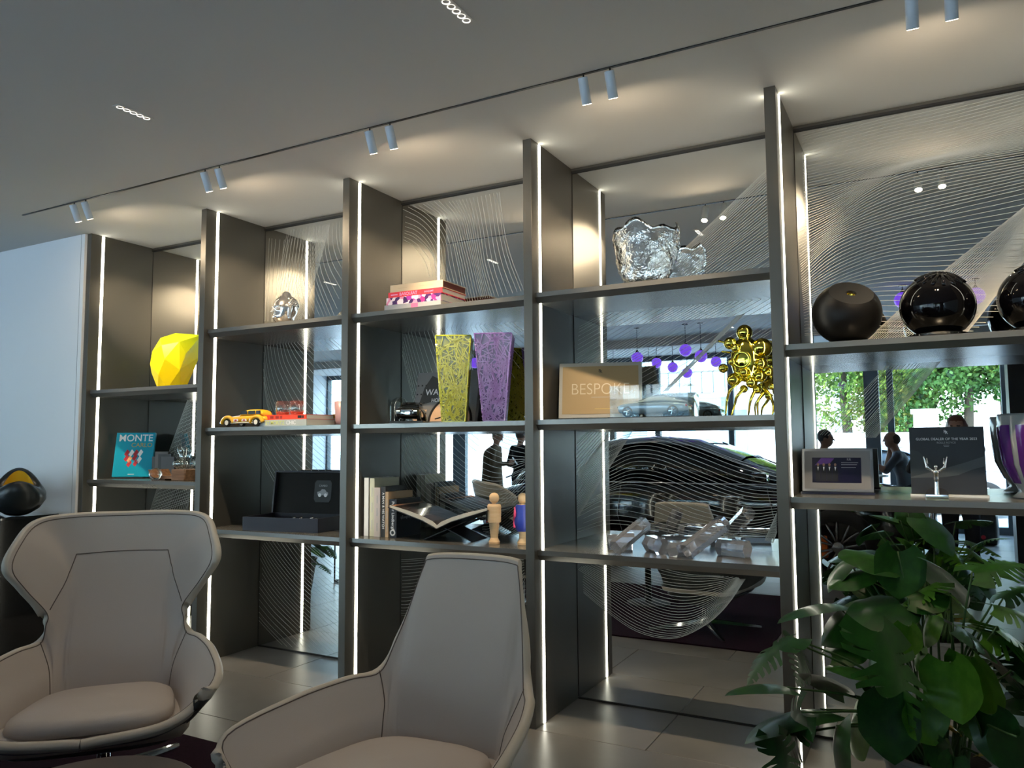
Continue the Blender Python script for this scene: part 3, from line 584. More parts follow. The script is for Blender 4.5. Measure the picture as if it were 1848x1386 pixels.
def plant(label, base, pot_r, pot_h, leaves, name='monstera_plant'):
    t = thing(name, label, 'plant', base)
    pot = link('pot', lathe_me([(pot_r * 0.62, 0.0)] + [(pot_r * (0.66 + 0.3 * k / 12) * (1.0 + (0.012 if k % 2 else -0.012)), pot_h * (0.04 + 0.9 * k / 12)) for k in range(13)] + [(pot_r, pot_h * 0.96), (pot_r, pot_h), (pot_r * 0.9, pot_h), (pot_r * 0.86, pot_h * 0.9)], 48, cap=False), M('ribbed_concrete', (0.23, 0.235, 0.235), 0.7, bump=0.1, bscale=60), t, smooth=False)
    link('soil', lathe_me([(0.0, pot_h * 0.9), (pot_r * 0.87, pot_h * 0.9)], 32, cap=False), M('soil', (0.03, 0.02, 0.015), 0.95, bump=0.5, bscale=90), t)
    B = Vector(base)
    for k, (wx, wy, wz, ln, kind, az, pitch, roll) in enumerate(leaves):
        P = Vector((wx, wy, wz)) - B
        a0 = math.atan2(P.y, P.x) + 0.3 * math.sin(k * 2.3); r0 = pot_r * (0.2 + 0.45 * ((k * 37) % 10) / 10); S = Vector((r0 * math.cos(a0), r0 * math.sin(a0), pot_h * 0.9))
        mid = S.lerp(P, 0.5) + Vector((0, 0, 0.10 * (P - S).length + 0.02)) - Vector((P.x, P.y, 0)) * 0.12
        link('stem', tube_me(catmull([S, mid, P], 6), [0.007 - 0.0003 * q for q in range(13)], 6), m_stem, t, smooth=True)
        lf = link('leaf', LEAF[kind], None, t, P, (R(pitch), R(roll), R(az))); lf.scale = (ln, ln, ln)
    return t
LEAVES = [(5.695,-0.750,0.846,0.330,0,-49,-70,-10), (5.925,-0.550,0.857,0.338,1,-60,-25,12), (5.752,-0.350,1.073,0.174,2,33,-86,9), (5.710,-0.300,1.032,0.190,2,-240,20,-17), (5.827,-0.300,1.050,0.236,5,-60,-25,-2), (5.998,-0.400,1.023,0.199,0,-63,20,13), (5.381,-0.550,0.749,0.234,1,-243,-20,5), (5.393,-0.500,0.718,0.174,1,-54,-60,15), (5.379,-0.700,0.602,0.211,5,-240,20,12), (5.432,-0.750,0.536,0.217,1,-249,-59,-21), (5.479,-0.600,0.509,0.284,5,-241,5,13), (5.352,-0.800,0.453,0.182,1,-37,-79,-25), (5.559,-0.200,1.009,0.146,5,-244,-30,5), (5.624,-0.250,0.975,0.156,2,-242,-10,-9), (5.514,-0.250,0.832,0.237,5,-241,10,10), (5.612,-0.300,0.839,0.217,2,-244,-30,-11), (5.755,-0.400,0.881,0.219,5,-242,0,-13), (5.785,-0.400,0.905,0.145,2,-63,20,20), (5.924,-0.350,0.929,0.204,3,-58,-40,5), (5.880,-0.300,0.958,0.172,3,-243,-20,9), (6.051,-0.450,0.917,0.205,3,-61,-10,10), (6.058,-0.550,0.861,0.220,3,-59,-30,5), (6.095,-0.300,0.914,0.166,1,-65,39,0), (6.010,-0.500,0.827,0.214,3,-61,-10,15), (5.908,-0.800,0.782,0.176,4,-37,-79,-16), (5.974,-0.700,0.784,0.191,4,-54,-60,-11), (5.850,-0.600,0.716,0.123,5,-265,-79,15), (5.804,-0.750,0.621,0.128,4,33,-86,-16), (5.715,-0.800,0.640,0.182,5,33,-86,8), (5.627,-0.500,0.643,0.144,2,-240,20,-1), (5.557,-0.500,0.552,0.169,5,-236,50,22), (5.597,-0.550,0.492,0.177,4,-254,-69,-25), (5.550,-0.750,0.507,0.246,5,-254,-69,17), (5.950,-0.750,0.651,0.146,2,-54,-60,24), (6.016,-0.800,0.633,0.142,5,-37,-79,-21), (5.857,-0.750,0.513,0.106,5,-49,-70,-15), (5.902,-0.800,0.485,0.093,2,33,-86,23), (6.088,-0.600,0.728,0.193,5,-59,-30,12), (6.069,-0.950,0.623,0.208,5,-54,-60,-23), (5.876,-0.600,0.532,0.078,6,-60,-20,-6), (5.667,-0.500,0.448,0.059,6,-58,-40,24), (5.979,-0.600,0.438,0.065,6,-63,20,-24), (5.790,-0.750,0.875,0.097,4,-37,-79,-8), (5.818,-0.600,0.770,0.079,2,-249,-59,5), (5.502,-0.400,0.665,0.151,2,-64,30,13), (5.652,-0.550,0.699,0.165,5,-254,-69,21), (5.856,-0.450,0.860,0.118,4,-249,-59,-1), (5.725,-0.300,0.925,0.139,2,-60,-20,20), (5.626,-0.500,0.602,0.108,4,-59,-30,25), (6.099,-0.500,0.611,0.177,1,-244,-30,2), (6.136,-0.450,0.791,0.179,1,-37,-79,0)]
plant('big leafy monstera in a ribbed grey pot before the shelves', (5.86, -0.40, 0), 0.2, 0.36, LEAVES)

# ------------------------------------------------------------------ car builder (also used for scale models)
def car(t, s, m_body, m_glass, m_trim, m_rim, m_tyre, m_light, detail=True, m_cal=None):
    S = Matrix.Scale(s, 4)
    def put(n, me, m, par=t, sm=True): return link(n, xf(me, S), m, par, smooth=sm)
    tab = [(-2.60, .74, .46, .60, .76, .80), (-2.52, .86, .34, .60, .84, .92), (-2.1, .955, .24, .64, .94, 1.0), (-1.7, .975, .22, .66, .97, 1.04), (-0.8, .98, .2, .66, .985, 1.06), (0.3, .98, .2, .66, .99, 1.06), (1.2, .975, .2, .66, .99, 1.05), (1.9, .965, .22, .66, .96, 1.02), (2.3, .93, .26, .64, .90, .97), (2.52, .85, .34, .62, .82, .90), (2.6, .72, .44, .60, .72, .80)]
    secs = []
    for x, w, zb, zm, zs_, zt in tab:
        h = [(0, zb), (w * .8, zb), (w * .97, zb + .1), (w, zm), (w * .985, zs_ - .06), (w * .95, zs_), (w * .8, zt - .01), (w * .4, zt + .02), (0, zt + .03)]
        secs.append([(x, y, z) for y, z in h] + [(x, -y, z) for y, z in h[-2:0:-1]])
    put('body', mods(loft_me(secs), 1), m_body)
    gt = [(-2.4, .72, .58, 1.05), (-2.05, .80, .61, 1.23), (-1.5, .85, .63, 1.43), (-.9, .87, .64, 1.55), (-.35, .87, .64, 1.58), (.15, .87, .63, 1.53), (.7, .85, .62, 1.32), (1.2, .80, .62, 1.08)]
    secs = []
    for x, wb, wt, zr in gt:
        h = [(wb, 1.0), (wb * .97, 1.0 + (zr - 1.0) * .35), (wt + .08, zr - .07 * min(1, (zr - 1) * 3)), (wt * .7, zr), (0, zr + .012)]
        secs.append([(x, y, z) for y, z in h] + [(x, -y, z) for y, z in h[-2::-1]])
    g = put('greenhouse', mods(loft_me(secs), 1), m_glass)
    secs = []
    for x, wb, wt, zr in gt[1:7]:
        h = [(wt + .075, zr - .075), (wt * .98, zr - .025), (wt * .6, zr + .012), (0, zr + .02)]
        secs.append([(x, y, z) for y, z in h] + [(x, -y, z) for y, z in h[-2::-1]])
    put('roof_panel', loft_me(secs, closed_u=False), m_body)
    for sy in (-1, 1):
        put('belt_trim', tube_me(catmull([(-2.0, sy * .90, 1.03), (-.8, sy * .925, 1.03), (.5, sy * .925, 1.03), (1.4, sy * .89, 1.03)], 5), .012, 6), m_trim)
        put('roof_trim', tube_me(catmull([(-2.4, sy * .72, 1.05), (-1.5, sy * .72, 1.36), (-.4, sy * .735, 1.51), (.15, sy * .72, 1.46), (1.2, sy * .8, 1.08)], 5), .011, 6), m_trim)
        if detail:
            put('door_seam', tube_me([(1.05, sy * .982, 1.0), (1.12, sy * .985, .66), (.98, sy * .975, .3)], .005, 5), m_trim); put('door_seam', tube_me([(-.65, sy * .986, 1.0), (-.7, sy * .988, .66), (-.6, sy * .978, .3)], .005, 5), m_trim)
            put('door_handle', box_me(.55, .8, sy * .97 - .012, sy * .97 + .012 + sy * .012, .88, .905, .006), m_trim)
            put('mirror', mods(box_me(.9, 1.08, min(sy * .93, sy * 1.12), max(sy * .93, sy * 1.12), 1.05, 1.17, .03), 1), m_body)
        put('headlight', mods(box_me(2.42, 2.6, min(sy * .5, sy * .8), max(sy * .5, sy * .8), .70, .82, .02), 1), m_light)
        put('tail_light', mods(box_me(-2.62, -2.5, min(sy * .55, sy * .8), max(sy * .55, sy * .8), .70, .84, .02), 1), M('tail_red', (.25, .01, .01), .2))
    gb = put('grille', box_me(2.56, 2.63, -.42, .42, .42, .86, .02), m_trim)
    if detail:
        for k in range(12): put('grille_bar', box_me(2.625, 2.645, -.4 + .07 * k, -.385 + .07 * k, .44, .84), m_trim, gb, False)
    for wx in (-1.62, 1.75):
        for sy in (-1, 1):
            wt_ = link('wheel', xf(xf(lathe_me([(.27, -.13), (.385, -.135), (.40, -.09), (.40, .09), (.385, .135), (.285, .13)], 40, cap=False), Matrix.Rotation(R(90), 4, 'X')), S), m_tyre, t, (wx * s, sy * .86 * s, .40 * s), smooth=True)
            yo = sy * .115
            for a, b_ in ((.272, .29),):
                me = lathe_me([(a, -.01), (b_, -.012), (b_, .012), (a, .01)], 40, cap=False); put2 = xf(xf(xf(me, Matrix.Rotation(R(90), 4, 'X')), Matrix.Translation((0, yo, 0))), S); link('rim', put2, m_rim, wt_, smooth=True)
            link('hub_cap', xf(xf(xf(lathe_me([(0, .02), (.05, .018), (.062, .0), (.062, -.05)], 24, cap=False), Matrix.Rotation(R(-90 * sy), 4, 'X')), Matrix.Translation((0, yo, 0))), S), m_rim, wt_, smooth=True)
            link('brake_disc', xf(xf(xf(lathe_me([(.05, 0), (.2, 0), (.2, .02), (.05, .02)], 32, cap=False), Matrix.Rotation(R(90), 4, 'X')), Matrix.Translation((0, yo * .4, 0))), S), M('dark_alloy', (.03, .03, .03), .35, .7), wt_)
            if detail:
                for k in range(7):
                    a = 2 * math.pi * k / 7
                    for da in (-.17, .17):
                        p = [(math.cos(a + da * q) * rr, yo, math.sin(a + da * q) * rr) for q, rr in ((.5, .06), (1.0, .16), (1.25, .275))]
                        link('spoke', xf(tube_me(p, .013, 6), S), m_rim, wt_, smooth=True)
                if m_cal: link('caliper', xf(xf(box_me(-.22, -.1, -.04, .04, -.12, .12, .03), Matrix.Translation((0, yo * .55, 0))), S), m_cal, wt_)
            else:
                for k in range(5):
                    a = 2 * math.pi * k / 5; link('spoke', xf(tube_me([(0, yo, 0), (math.cos(a) * .28, yo, math.sin(a) * .28)], .03, 5), S), m_rim, wt_)
m_tyre = M('tyre_rubber', (0.012, 0.012, 0.012), 0.7)
m_blackpaint = M('black_car_paint', (0.004, 0.004, 0.005), 0.08, coat=1.0, spec=0.6)
m_blackglass = M('dark_car_glass', (0.006, 0.008, 0.010), 0.02, spec=0.8)

# ------------------------------------------------------------------ things on the shelves
zA = {1: 2.3279, 2: 2.3275, 3: 2.334}; zB = {1: 1.629, 2: 1.629, 3: 1.631}; zC = {1: .925, 2: .927, 3: .928}
m_pages = M('book_pages', (0.62, 0.58, 0.50), 0.8, bump=0.15, bscale=40, stretch=(1, 1, 60))
def book(label, L, Dp, Th, cover, loc, rot=(0, 0, 0), group=None, pages=None):
    """lying flat: spine along x at y=0, pages towards +y"""
    t = thing('book', label, 'book', loc); t.rotation_euler = rot
    if group: t['group'] = group
    c = 0.0035
    cv = join_me([box_me(0, L, 0, Dp, 0, c), box_me(0, L, 0, Dp, Th - c, Th), box_me(0, L, -0.001, c, 0, Th)])
    link('cover', cv, cover, t); box('page_block', 0.004, L - 0.004, c, Dp - 0.004, c, Th - c, pages or m_pages, t)
    return t
# bay 0 ------------------------------------------------------------
t = thing('faceted_vase', 'lime and yellow faceted gem-shaped vase on the upper shelf by the white wall', 'vase', (0.69, 0.28, 1.945), R(52))
bm = bmesh.new()
for p_ in ((.215, .0, .437), (.02, .03, .445), (-.085, .02, .40), (-.14, 0, .29), (-.153, 0, .19), (-.14, .0, .12), (.2, .0, .26), (.14, 0, .09), (.05, -.11, .36), (-.075, -.085, .33), (.1, -.1, .27), (-.05, -.125, .22), (.06, -.125, .14), (-.09, -.09, .10), (.05, .11, .34), (-.06, .12, .22), (.08, .11, .15)): bm.verts.new(p_)
for k in range(7): bm.verts.new((.105 * math.cos(2 * math.pi * k / 7), .08 * math.sin(2 * math.pi * k / 7), 0))
bmesh.ops.convex_hull(bm, input=bm.verts[:]); bmesh.ops.delete(bm, geom=[v for v in bm.verts if not v.link_faces], context='VERTS'); bmesh.ops.dissolve_limit(bm, angle_limit=R(4), verts=bm.verts[:], edges=bm.edges[:])
me = bm_me(bm)
m_yv = M('lime_yellow_glass', (0.80, 0.68, 0.0), 0.25, trans=0.25, sub=0, emit=(0.75, 0.62, 0.0), es=0.0)
nt = m_yv.node_tree; tc = nt.nodes.new('ShaderNodeTexCoord'); sx = nt.nodes.new('ShaderNodeSeparateXYZ'); rp = nt.nodes.new('ShaderNodeValToRGB')
nt.links.new(tc.outputs['Generated'], sx.inputs[0]); nt.links.new(sx.outputs['Z'], rp.inputs[0]); nt.links.new(rp.outputs[0], nt.nodes['Principled BSDF'].inputs['Base Color'])
rp.color_ramp.elements[0].color = (0.95, 0.72, 0.0, 1); rp.color_ramp.elements[0].position = 0.25; rp.color_ramp.elements[1].color = (0.62, 0.82, 0.02, 1)
link('body', me, m_yv, t)
m_teal = M('teal_cover', (0.0, 0.30, 0.42), 0.35)
t = thing('cover_book', 'teal cover book reading MONTE CARLO propped on a stand', 'book', (0.27, 0.26, 1.247), R(33))
lean = R(-12)
cv = thing('easel', None, None); cv.parent = t; cv.rotation_euler = (lean, 0, 0)
bpy.data.objects.remove(cv)
def leanbox(n, x0, x1, y0, y1, z0, z1, m, par, bev=0.0): return box(n, x0, x1, y0, y1, z0, z1, m, par, bev, rot=(lean, 0, 0))
cb = leanbox('cover', -.15, .15, 0, .03, .012, .372, m_teal, t, .002); leanbox('page_block', -.142, .149, .004, .026, .016, .37, m_pages, t)
box('stand', -.10, .10, -.03, .07, .0, .010, m_black, t); leanbox('stand_back', -.02, .02, .034, .04, .02, .22, m_black, t)
m_pw = M('print_white', (.8, .8, .8), .6); m_pr = M('print_red', (.45, .02, .03), .6); m_po = M('print_orange', (.8, .42, .18), .6); m_pgold = M('print_gold', (.45, .32, .1), .6); m_pg = M('print_grey', (.35, .35, .36), .6); m_pblk = M('print_black', (.01, .01, .012), .6)
text('title', 'MONTE', .078, m_pw, cb, (.004, -.0006, .325), xs=.98, bold=.002); text('title', 'CARLO', .05, m_pgold, cb, (.055, -.0006, .268), bold=.001)
for k, (cx, cz, m) in enumerate(((-.055, .205, m_pr), (-.02, .205, m_pw), (.015, .205, m_pr), (.05, .205, m_pw), (-.055, .165, m_pr), (-.03, .155, m_po), (.01, .17, m_pr), (.045, .15, m_pw), (-.03, .12, m_pr), (.02, .125, m_pr))):
    link('diamond', prism_me([(cx - .02, cz - .012), (cx, cz - .032), (cx + .022, cz + .008), (cx + .002, cz + .03)], -.0008, 0, 'y'), m, cb)
box('imprint', -.03, .02, -.0006, 0, .03, .034, m_pw, cb)
for k in range(4):
    o = book('slim dark book standing behind the teal book, %s from the tray' % ['first', 'second', 'third', 'fourth'][k], .17 + .02 * (k % 3), .13, .022, M('slim_cover_%d' % k, [(.05, .05, .052), (.02, .022, .024), (.07, .065, .06), (.03, .03, .03)][k], .5), (  .62 - .037 * k, .40, 1.247), (R(90), R(-90), R(8)), 'slim dark books behind the teal book')  # covers are plain dark greys and near-blacks
m_wood = M('walnut', (.10, .05, .022), .45, var=(.19, .10, .05), vscale=7, stretch=(1, 8, 8))
t = thing('wooden_tray', 'walnut wooden tray block at the end of the teal book shelf', 'tray', (.88, .2, 1.247), R(-4))
link('trough', prism_me([(-.25, .075), (-.2, .01), (.2, .01), (.22, .08), (.17, .08), (.155, .03), (-.16, .03), (-.2, .078)], -.07, .07, 'y'), m_wood, t); box('end_block', .05, .2, -.075, .075, .0, .082, m_wood, t, .003); box('foot', -.17, -.05, -.06, .06, 0, .011, m_wood, t)
m_glass = M('clear_glass', (1, 1, 1), 0.0, trans=1.0, ior=1.45)
t = thing('glass_stopper', 'round clear glass ball resting before the walnut tray', 'glass ball', (.79, .09, 1.247 + .046))
link('ball', lathe_me([(.046 * math.sin(a), -.046 * math.cos(a)) for a in [math.pi * k / 14 for k in range(15)]], 28, cap=False), m_glass, t, smooth=True)
t = thing('glass_decanter', 'clear glass decanter with flared neck standing on the walnut tray', 'decanter', (.97, .2, 1.247 + .083))
link('vessel', lathe_me([(0, 0), (.055, .002), (.082, .025), (.085, .045), (.07, .068), (.04, .078), (.035, .09), (.05, .125), (.058, .165), (.055, .165), (.047, .125), (.031, .09), (.036, .08), (.066, .065), (.08, .045), (.076, .027), (.05, .008), (0, .007)], 36, cap=False), pane_mat('thin_glass', (.93, .97, .96), 1.0), t, smooth=True)
# bay 1 ------------------------------------------------------------
m_silver = M('silver_leaf', (0.80, 0.74, 0.70), 0.17, 1.0)
t = thing('bust_head', 'silver head statue with curled hair and topknot on the top shelf', 'statue', (1.935, 0.22, zA[1]), R(-5))
pr_ = [('e', (0, 0, .105), (.062, .072, .085), .0, 0), ('e', (0, .012, .13), (.068, .074, .066), .02, 0), ('e', (0, .01, .2), (.03, .032, .028), .02, 0), ('c', (0, .01, 0.048), (0, .005, .07), .045, .04, .02, 0), ('e', (0, -.03, .06), (.042, .042, .04), .02, 0),
       ('c', (0, -.076, .112), (0, -.084, .09), .006, .011, .008, 0), ('e', (0, -.07, .062), (.02, .012, .006), .006, 0), ('e', (0, -.07, .053), (.016, .012, .006), .006, 0), ('e', (-.028, -.062, .108), (.016, .012, .007), .006, 0), ('e', (.028, -.062, .108), (.016, .012, .007), .006, 0),
       ('c', (-.045, -.058, .124), (-.008, -.075, .122), .004, .005, .006, 0), ('c', (.045, -.058, .124), (.008, -.075, .122), .004, .005, .006, 0), ('c', (-.066, 0, .12), (-.064, -.005, .05), .010, .009, .008, 0), ('c', (.066, 0, .12), (.064, -.005, .05), .010, .009, .008, 0)]
for j in range(7):
    th = R(8 + 13 * j); ring = max(1, int(22 * math.sin(th)))
    for i in range(ring):
        ph = 2 * math.pi * (i + .5 * (j % 2)) / ring; d_ = Vector((math.sin(th) * math.cos(ph), math.sin(th) * math.sin(ph), math.cos(th)))
        if d_.y < -.25 and d_.z < .72: continue
        pr_.append(('e', (d_.x * .068, .012 + d_.y * .074, .13 + d_.z * .066), (.0085,) * 3, .003, 0))
hd_ = sdf_obj('head', pr_, .0032, [m_silver], t, rot=(0, 0, R(-10)), it=0); hd_.scale = (1.12,) * 3; hd_.location = (0, 0, -.002)
# painted vintage toy car
t = thing('toy_car', 'yellow painted vintage toy limousine beside the stack of travel books', 'toy car', (1.715, 0.12, zB[1]), R(180))
m_ty = M('toy_yellow', (.80, .36, .01), .25, coat=.5, var=(.75, .42, .02), vscale=30); m_tw = M('toy_cream', (.75, .70, .58), .3); m_tr = M('toy_red', (.4, .03, .03), .4)
bd = []
for x, w, z0, z1 in ((-.215, .05, .035, .06), (-.2, .062, .025, .078), (-.1, .07, .022, .082), (.05, .07, .022, .078), (.15, .06, .022, .073), (.205, .045, .03, .066), (.222, .03, .04, .055)):
    bd.append([(x, -w, z0), (x, -w, z1 - .012), (x, -w * .7, z1), (x, w * .7, z1), (x, w, z1 - .012), (x, w, z0)])
link('body', mods(loft_me(bd), 1), m_ty, t, smooth=True)
cb_ = []
for x, w, z in ((-.185, .05, .085), (-.17, .052, .115), (-.12, .054, .123), (-.02, .054, .122), (.02, .052, .112), (.055, .05, .076)):
    cb_.append([(x, -w, .07), (x, -w * .95, z - .012), (x, -w * .7, z), (x, w * .7, z), (x, w * .95, z - .012), (x, w, .07)])
link('cabin', mods(loft_me(cb_), 1), m_ty, t, smooth=True)
for sy in (-1, 1):
    for x0, x1 in ((-.165, -.125), (-.115, -.05), (-.04, .015)):
        link('window', prism_me([(x0, .086), (x1 + (.012 if x1 > 0 else 0), .086), (x1, .110), (x0, .110)], sy * .0515, sy * .0535, 'y'), m_blackglass, t)
    for wx in (-.145, .135):
        link('fender', xf(tube_me(catmull([(wx - .055, sy * .062, .03), (wx - .035, sy * .066, .06), (wx, sy * .068, .068), (wx + .035, sy * .066, .056), (wx + .06, sy * .062, .028)], 5), .014, 8), Matrix()), m_ty, t, smooth=True)
        wh = link('wheel', xf(lathe_me([(0, -.008), (.028, -.008), (.031, 0), (.028, .008), (0, .008)], 24, cap=False), Matrix.Rotation(R(90), 4, 'X')), m_tyre, t, (wx, sy * .066, .031), smooth=True)
        link('hub', xf(lathe_me([(0, .0095), (.016, .0092), (.017, .008), (.017, -.0095), (0, -.0095)], 20, cap=False), Matrix.Rotation(R(90), 4, 'X')), m_tw, wh)
    link('side_trim', tube_me([(-.2, sy * .066, .03), (.1, sy * .068, .028)], .004, 6), m_tw, t)
    for k, cx in enumerate((-.10, -.03, .05)):
        link('scroll_panel', prism_me([(cx - .025, .038), (cx + .025, .038), (cx + .02, .055), (cx - .02, .055)], sy * .0695, sy * .0708, 'y'), m_tw, t); link('scroll_motif', prism_me([(cx - .014, .043), (cx, .039), (cx + .014, .043), (cx + .006, .051), (cx - .006, .051)], sy * .0705, sy * .0715, 'y'), m_tr, t)
link('hood_line', tube_me([(.06, 0, .0805), (.2, 0, .07)], .004, 6), m_tw, t); link('bumper', tube_me([(.225, -.05, .03), (.232, 0, .03), (.225, .05, .03)], .005, 6), m_chrome, t)
for sy in (-1, 1): link('headlamp', lathe_me([(.012 * math.sin(a), -.012 * math.cos(a)) for a in [math.pi * k / 8 for k in range(9)]], 14, cap=False), m_chrome, t, (.208, sy * .04, .052), smooth=True)
# books and tumblers
o = book('pale grey book reading ST MORITZ CHIC beside the toy car', .43, .28, .043, M('cover_palegrey', (.42, .46, .44), .5), (1.865, .07, zB[1]))
text('spine_title', 'ST MORITZ', .036, M('print_lime', (.62, .66, .18), .6), o, (.15, -.0014, .021), xs=.95, bold=.001); text('spine_title', 'CHIC', .036, m_pw, o, (.295, -.0014, .021), bold=.001)
o = book('orange-red book lying on the pale ST MORITZ book', .375, .27, .034, M('cover_red', (.72, .055, .015), .5), (1.90, .09, zB[1] + .043))
for k, (cx, w_) in enumerate(((.05, .03), (.10, .03), (.14, .02), (.30, .035), (.34, .012))): box('spine_print', cx, cx + w_, -.0016, -.001, .008, .026, m_pblk if k > 2 else M('print_darkred', (.3, .02, .01), .6), o)
for k, x in enumerate((1.955, 2.085)):
    t = thing('glass_tumbler', 'clear glass tumbler on the orange-red book, %s' % ['nearer the toy car', 'nearer the pink cup'][k], 'tumbler', (x, .20, zB[1] + .077), 0, 'pair of tumblers')
    link('glass', lathe_me([(.034, .0), (.046, .012), (.051, .04), (.052, .098), (.0505, .098), (.0495, .04), (.0445, .013), (.033, .0015)], 32, cap=False), pane_mat('thin_glass', (.93, .97, .96), 1.0), t, smooth=True)
    link('base_tint', lathe_me([(0, .002), (.032, .002), (.043, .014), (.046, .022), (0, .022)], 24, cap=False), M('red_tint', (.8, .14, .10), .08, trans=.7), t, smooth=True)
t = thing('pink_cup', 'frosted pink glass beaker standing against the divider', 'beaker', (2.40, .30, zB[1]))
link('beaker', lathe_me([(0, 0), (.035, 0), (.046, .03), (.056, .165), (.053, .165), (.043, .035), (.03, .025), (0, .025)], 32, cap=False), M('pink_frost', (.62, .36, .36), .35, trans=.35), t, smooth=True); link('cut_foot', lathe_me([(.035, 0), (.05, .008), (.038, .022), (.048, .03)], 12, cap=False), m_glass, t)
# open presentation box
t = thing('presentation_box', 'open black presentation box with a card in its lid and silver pieces inside', 'box', (1.735, .065, zC[1]), R(8.5))
m_navy = M('navy_black_card', (.011, .011, .020), .5); m_bin = M('black_lining', (.006, .006, .006), .85)
W_, Dp_, h_ = .60, .34, .092
box('tray_wall', 0, W_, 0, .012, 0, h_, m_navy, t); box('tray_wall', 0, W_, Dp_ - .012, Dp_, 0, h_, m_navy, t); box('tray_wall', 0, .012, .012, Dp_ - .012, 0, h_, m_navy, t); box('tray_wall', W_ - .012, W_, .012, Dp_ - .012, 0, h_, m_navy, t)
box('lining', .012, W_ - .012, .012, Dp_ - .012, .004, .055, m_bin, t)
lid = box('lid', 0, W_, 0, .012, 0, .30, m_bin, t, loc=(0, Dp_ - .002, h_), rot=(R(-7), 0, 0)); box('lid_edge', 0, W_, -.03, 0, .288, .30, m_navy, lid); box('lid_edge', 0, .012, -.03, 0, 0, .29, m_navy, lid); box('lid_edge', W_ - .012, W_, -.03, 0, 0, .29, m_navy, lid)
cx, cz = .40, .15
card = link('card', prism_me([(cx - .07, cz - .045), (cx - .055, cz - .07), (cx + .055, cz - .07), (cx + .07, cz - .045), (cx + .07, cz + .065), (cx + .055, cz + .085), (cx - .055, cz + .085), (cx - .07, cz + .065)], -.003, -.001, 'y'), M('card_charcoal', (.03, .033, .034), .6), lid)
text('card_title', 'CAMEO', .02, m_pg, card, (cx, -.0032, cz + .045)); link('card_car', prism_me([(cx - .04, cz - .02), (cx - .045, cz + .002), (cx - .02, cz + .008), (cx - .008, cz + .022), (cx + .018, cz + .02), (cx + .03, cz + .004), (cx + .045, cz - .002), (cx + .045, cz - .02)], -.0045, -.003, 'y'), m_pg, card)
for wx in (-.022, .026): link('card_wheel', xf(lathe_me([(0, -.001), (.013, -.001), (.013, .001), (0, .001)], 16, cap=False), Matrix.Translation((cx + wx, -.005, cz - .02)) @ Matrix.Rotation(R(90), 4, 'X')), m_pw, card)
for k, (x, y) in enumerate(((.25, .2), (.31, .19), (.38, .22), (.45, .16), (.5, .17))): link('silver_piece', tube_me([(x, y, .058), (x + .03, y + .015, .078)], .010, 8), m_chrome, t, smooth=True)
# bay 2 ------------------------------------------------------------
z = zA[2]
cols4 = [('silver grey book with a pink spine band, lowest of the four-book stack', .415, .30, .045, M('cover_silver', (.30, .30, .31), .4)), ('flower-print book in bright pink and violet, second from the bottom of the stack', .40, .29, .046, None), ('red book reading BASQUIAT in the four-book stack', .395, .29, .034, M('cover_hotred', (.75, .03, .05), .5)), ('cream book on top of the four-book stack', .385, .285, .046, M('cover_cream', (.58, .45, .30), .55))]
mf = M('cover_floral', (.6, .05, .25), .55); nt = mf.node_tree; vo = nt.nodes.new('ShaderNodeTexVoronoi'); vo.inputs['Scale'].default_value = 38; tc = nt.nodes.new('ShaderNodeTexCoord'); rp = nt.nodes.new('ShaderNodeValToRGB'); rp.color_ramp.interpolation = 'CONSTANT'
for i, (p_, c_) in enumerate(((0, (.55, .02, .2)), (.2, (.75, .25, .4)), (.4, (.05, .01, .1)), (.55, (.85, .7, .75)), (.7, (.4, .03, .35)), (.85, (.8, .5, .1)))):
    e = rp.color_ramp.elements[i] if i < 2 else rp.color_ramp.elements.new(p_); e.position = p_; e.color = (*c_, 1)
nt.links.new(tc.outputs['Object'], vo.inputs['Vector']); nt.links.new(vo.outputs['Color'], rp.inputs[0]); nt.links.new(rp.outputs[0], nt.nodes['Principled BSDF'].inputs['Base Color'])
for k, (lb, L_, d_, th_, m) in enumerate(cols4):
    o = book(lb, L_, d_, th_, m or mf, (2.90 + .012 * k, .105 + .004 * k, z), (0, 0, R(2)), 'book stack on the top shelf', M('pages_maroon', (.10, .02, .015), .8) if k == 3 else None)
    if k == 0: box('spine_band', .20, .25, -.0018, -.001, .003, .042, M('band_pink', (.5, .12, .25), .6), o)
    if k == 2: text('spine_title', 'BASQUIAT', .028, M('print_lilac', (.8, .35, .6), .6), o, (.15, -.0014, .017), bold=.001); text('spine_title', 'BASQUIAT', .014, M('print_lilac', (0, 0, 0)), o, (.30, -.0014, .017)); box('spine_print', .02, .07, -.0018, -.001, .014, .02, M('print_lilac', (0, 0, 0)), o)
    if k == 3: box('spine_print', .06, .13, -.0018, -.001, .018, .026, M('print_tan', (.55, .42, .28), .6), o); box('spine_print', .22, .32, -.0018, -.001, .02, .027, M('print_tan', (0, 0, 0)), o)
    z += th_
t = thing('glass_dome', 'small clear glass bell dome over a dark ornament behind the black model car', 'glass dome', (2.80, .40, zB[2]))
link('dome', lathe_me([(.062, .012), (.062, .12), (.058, .145), (.045, .168), (.025, .182), (0, .187)], 32, cap=False), pane_mat('thin_glass', (.93, .97, .96), 1.0), t, smooth=True); link('base', lathe_me([(0, 0), (.068, 0), (.068, .012), (0, .012)], 32, cap=False), m_black, t); link('ornament', tube_me(catmull([(-.02, 0, .02), (.02, 0, .07), (-.015, 0, .10), (.03, .01, .13)], 5), .008, 8), M('dark_bronze', (.05, .045, .035), .3, .8), t, smooth=True)
t = thing('model_car', 'black model car with silver bonnet and bright headlamps before the watch book', 'model car', (3.05, .185, zB[2] + .012), R(-62))
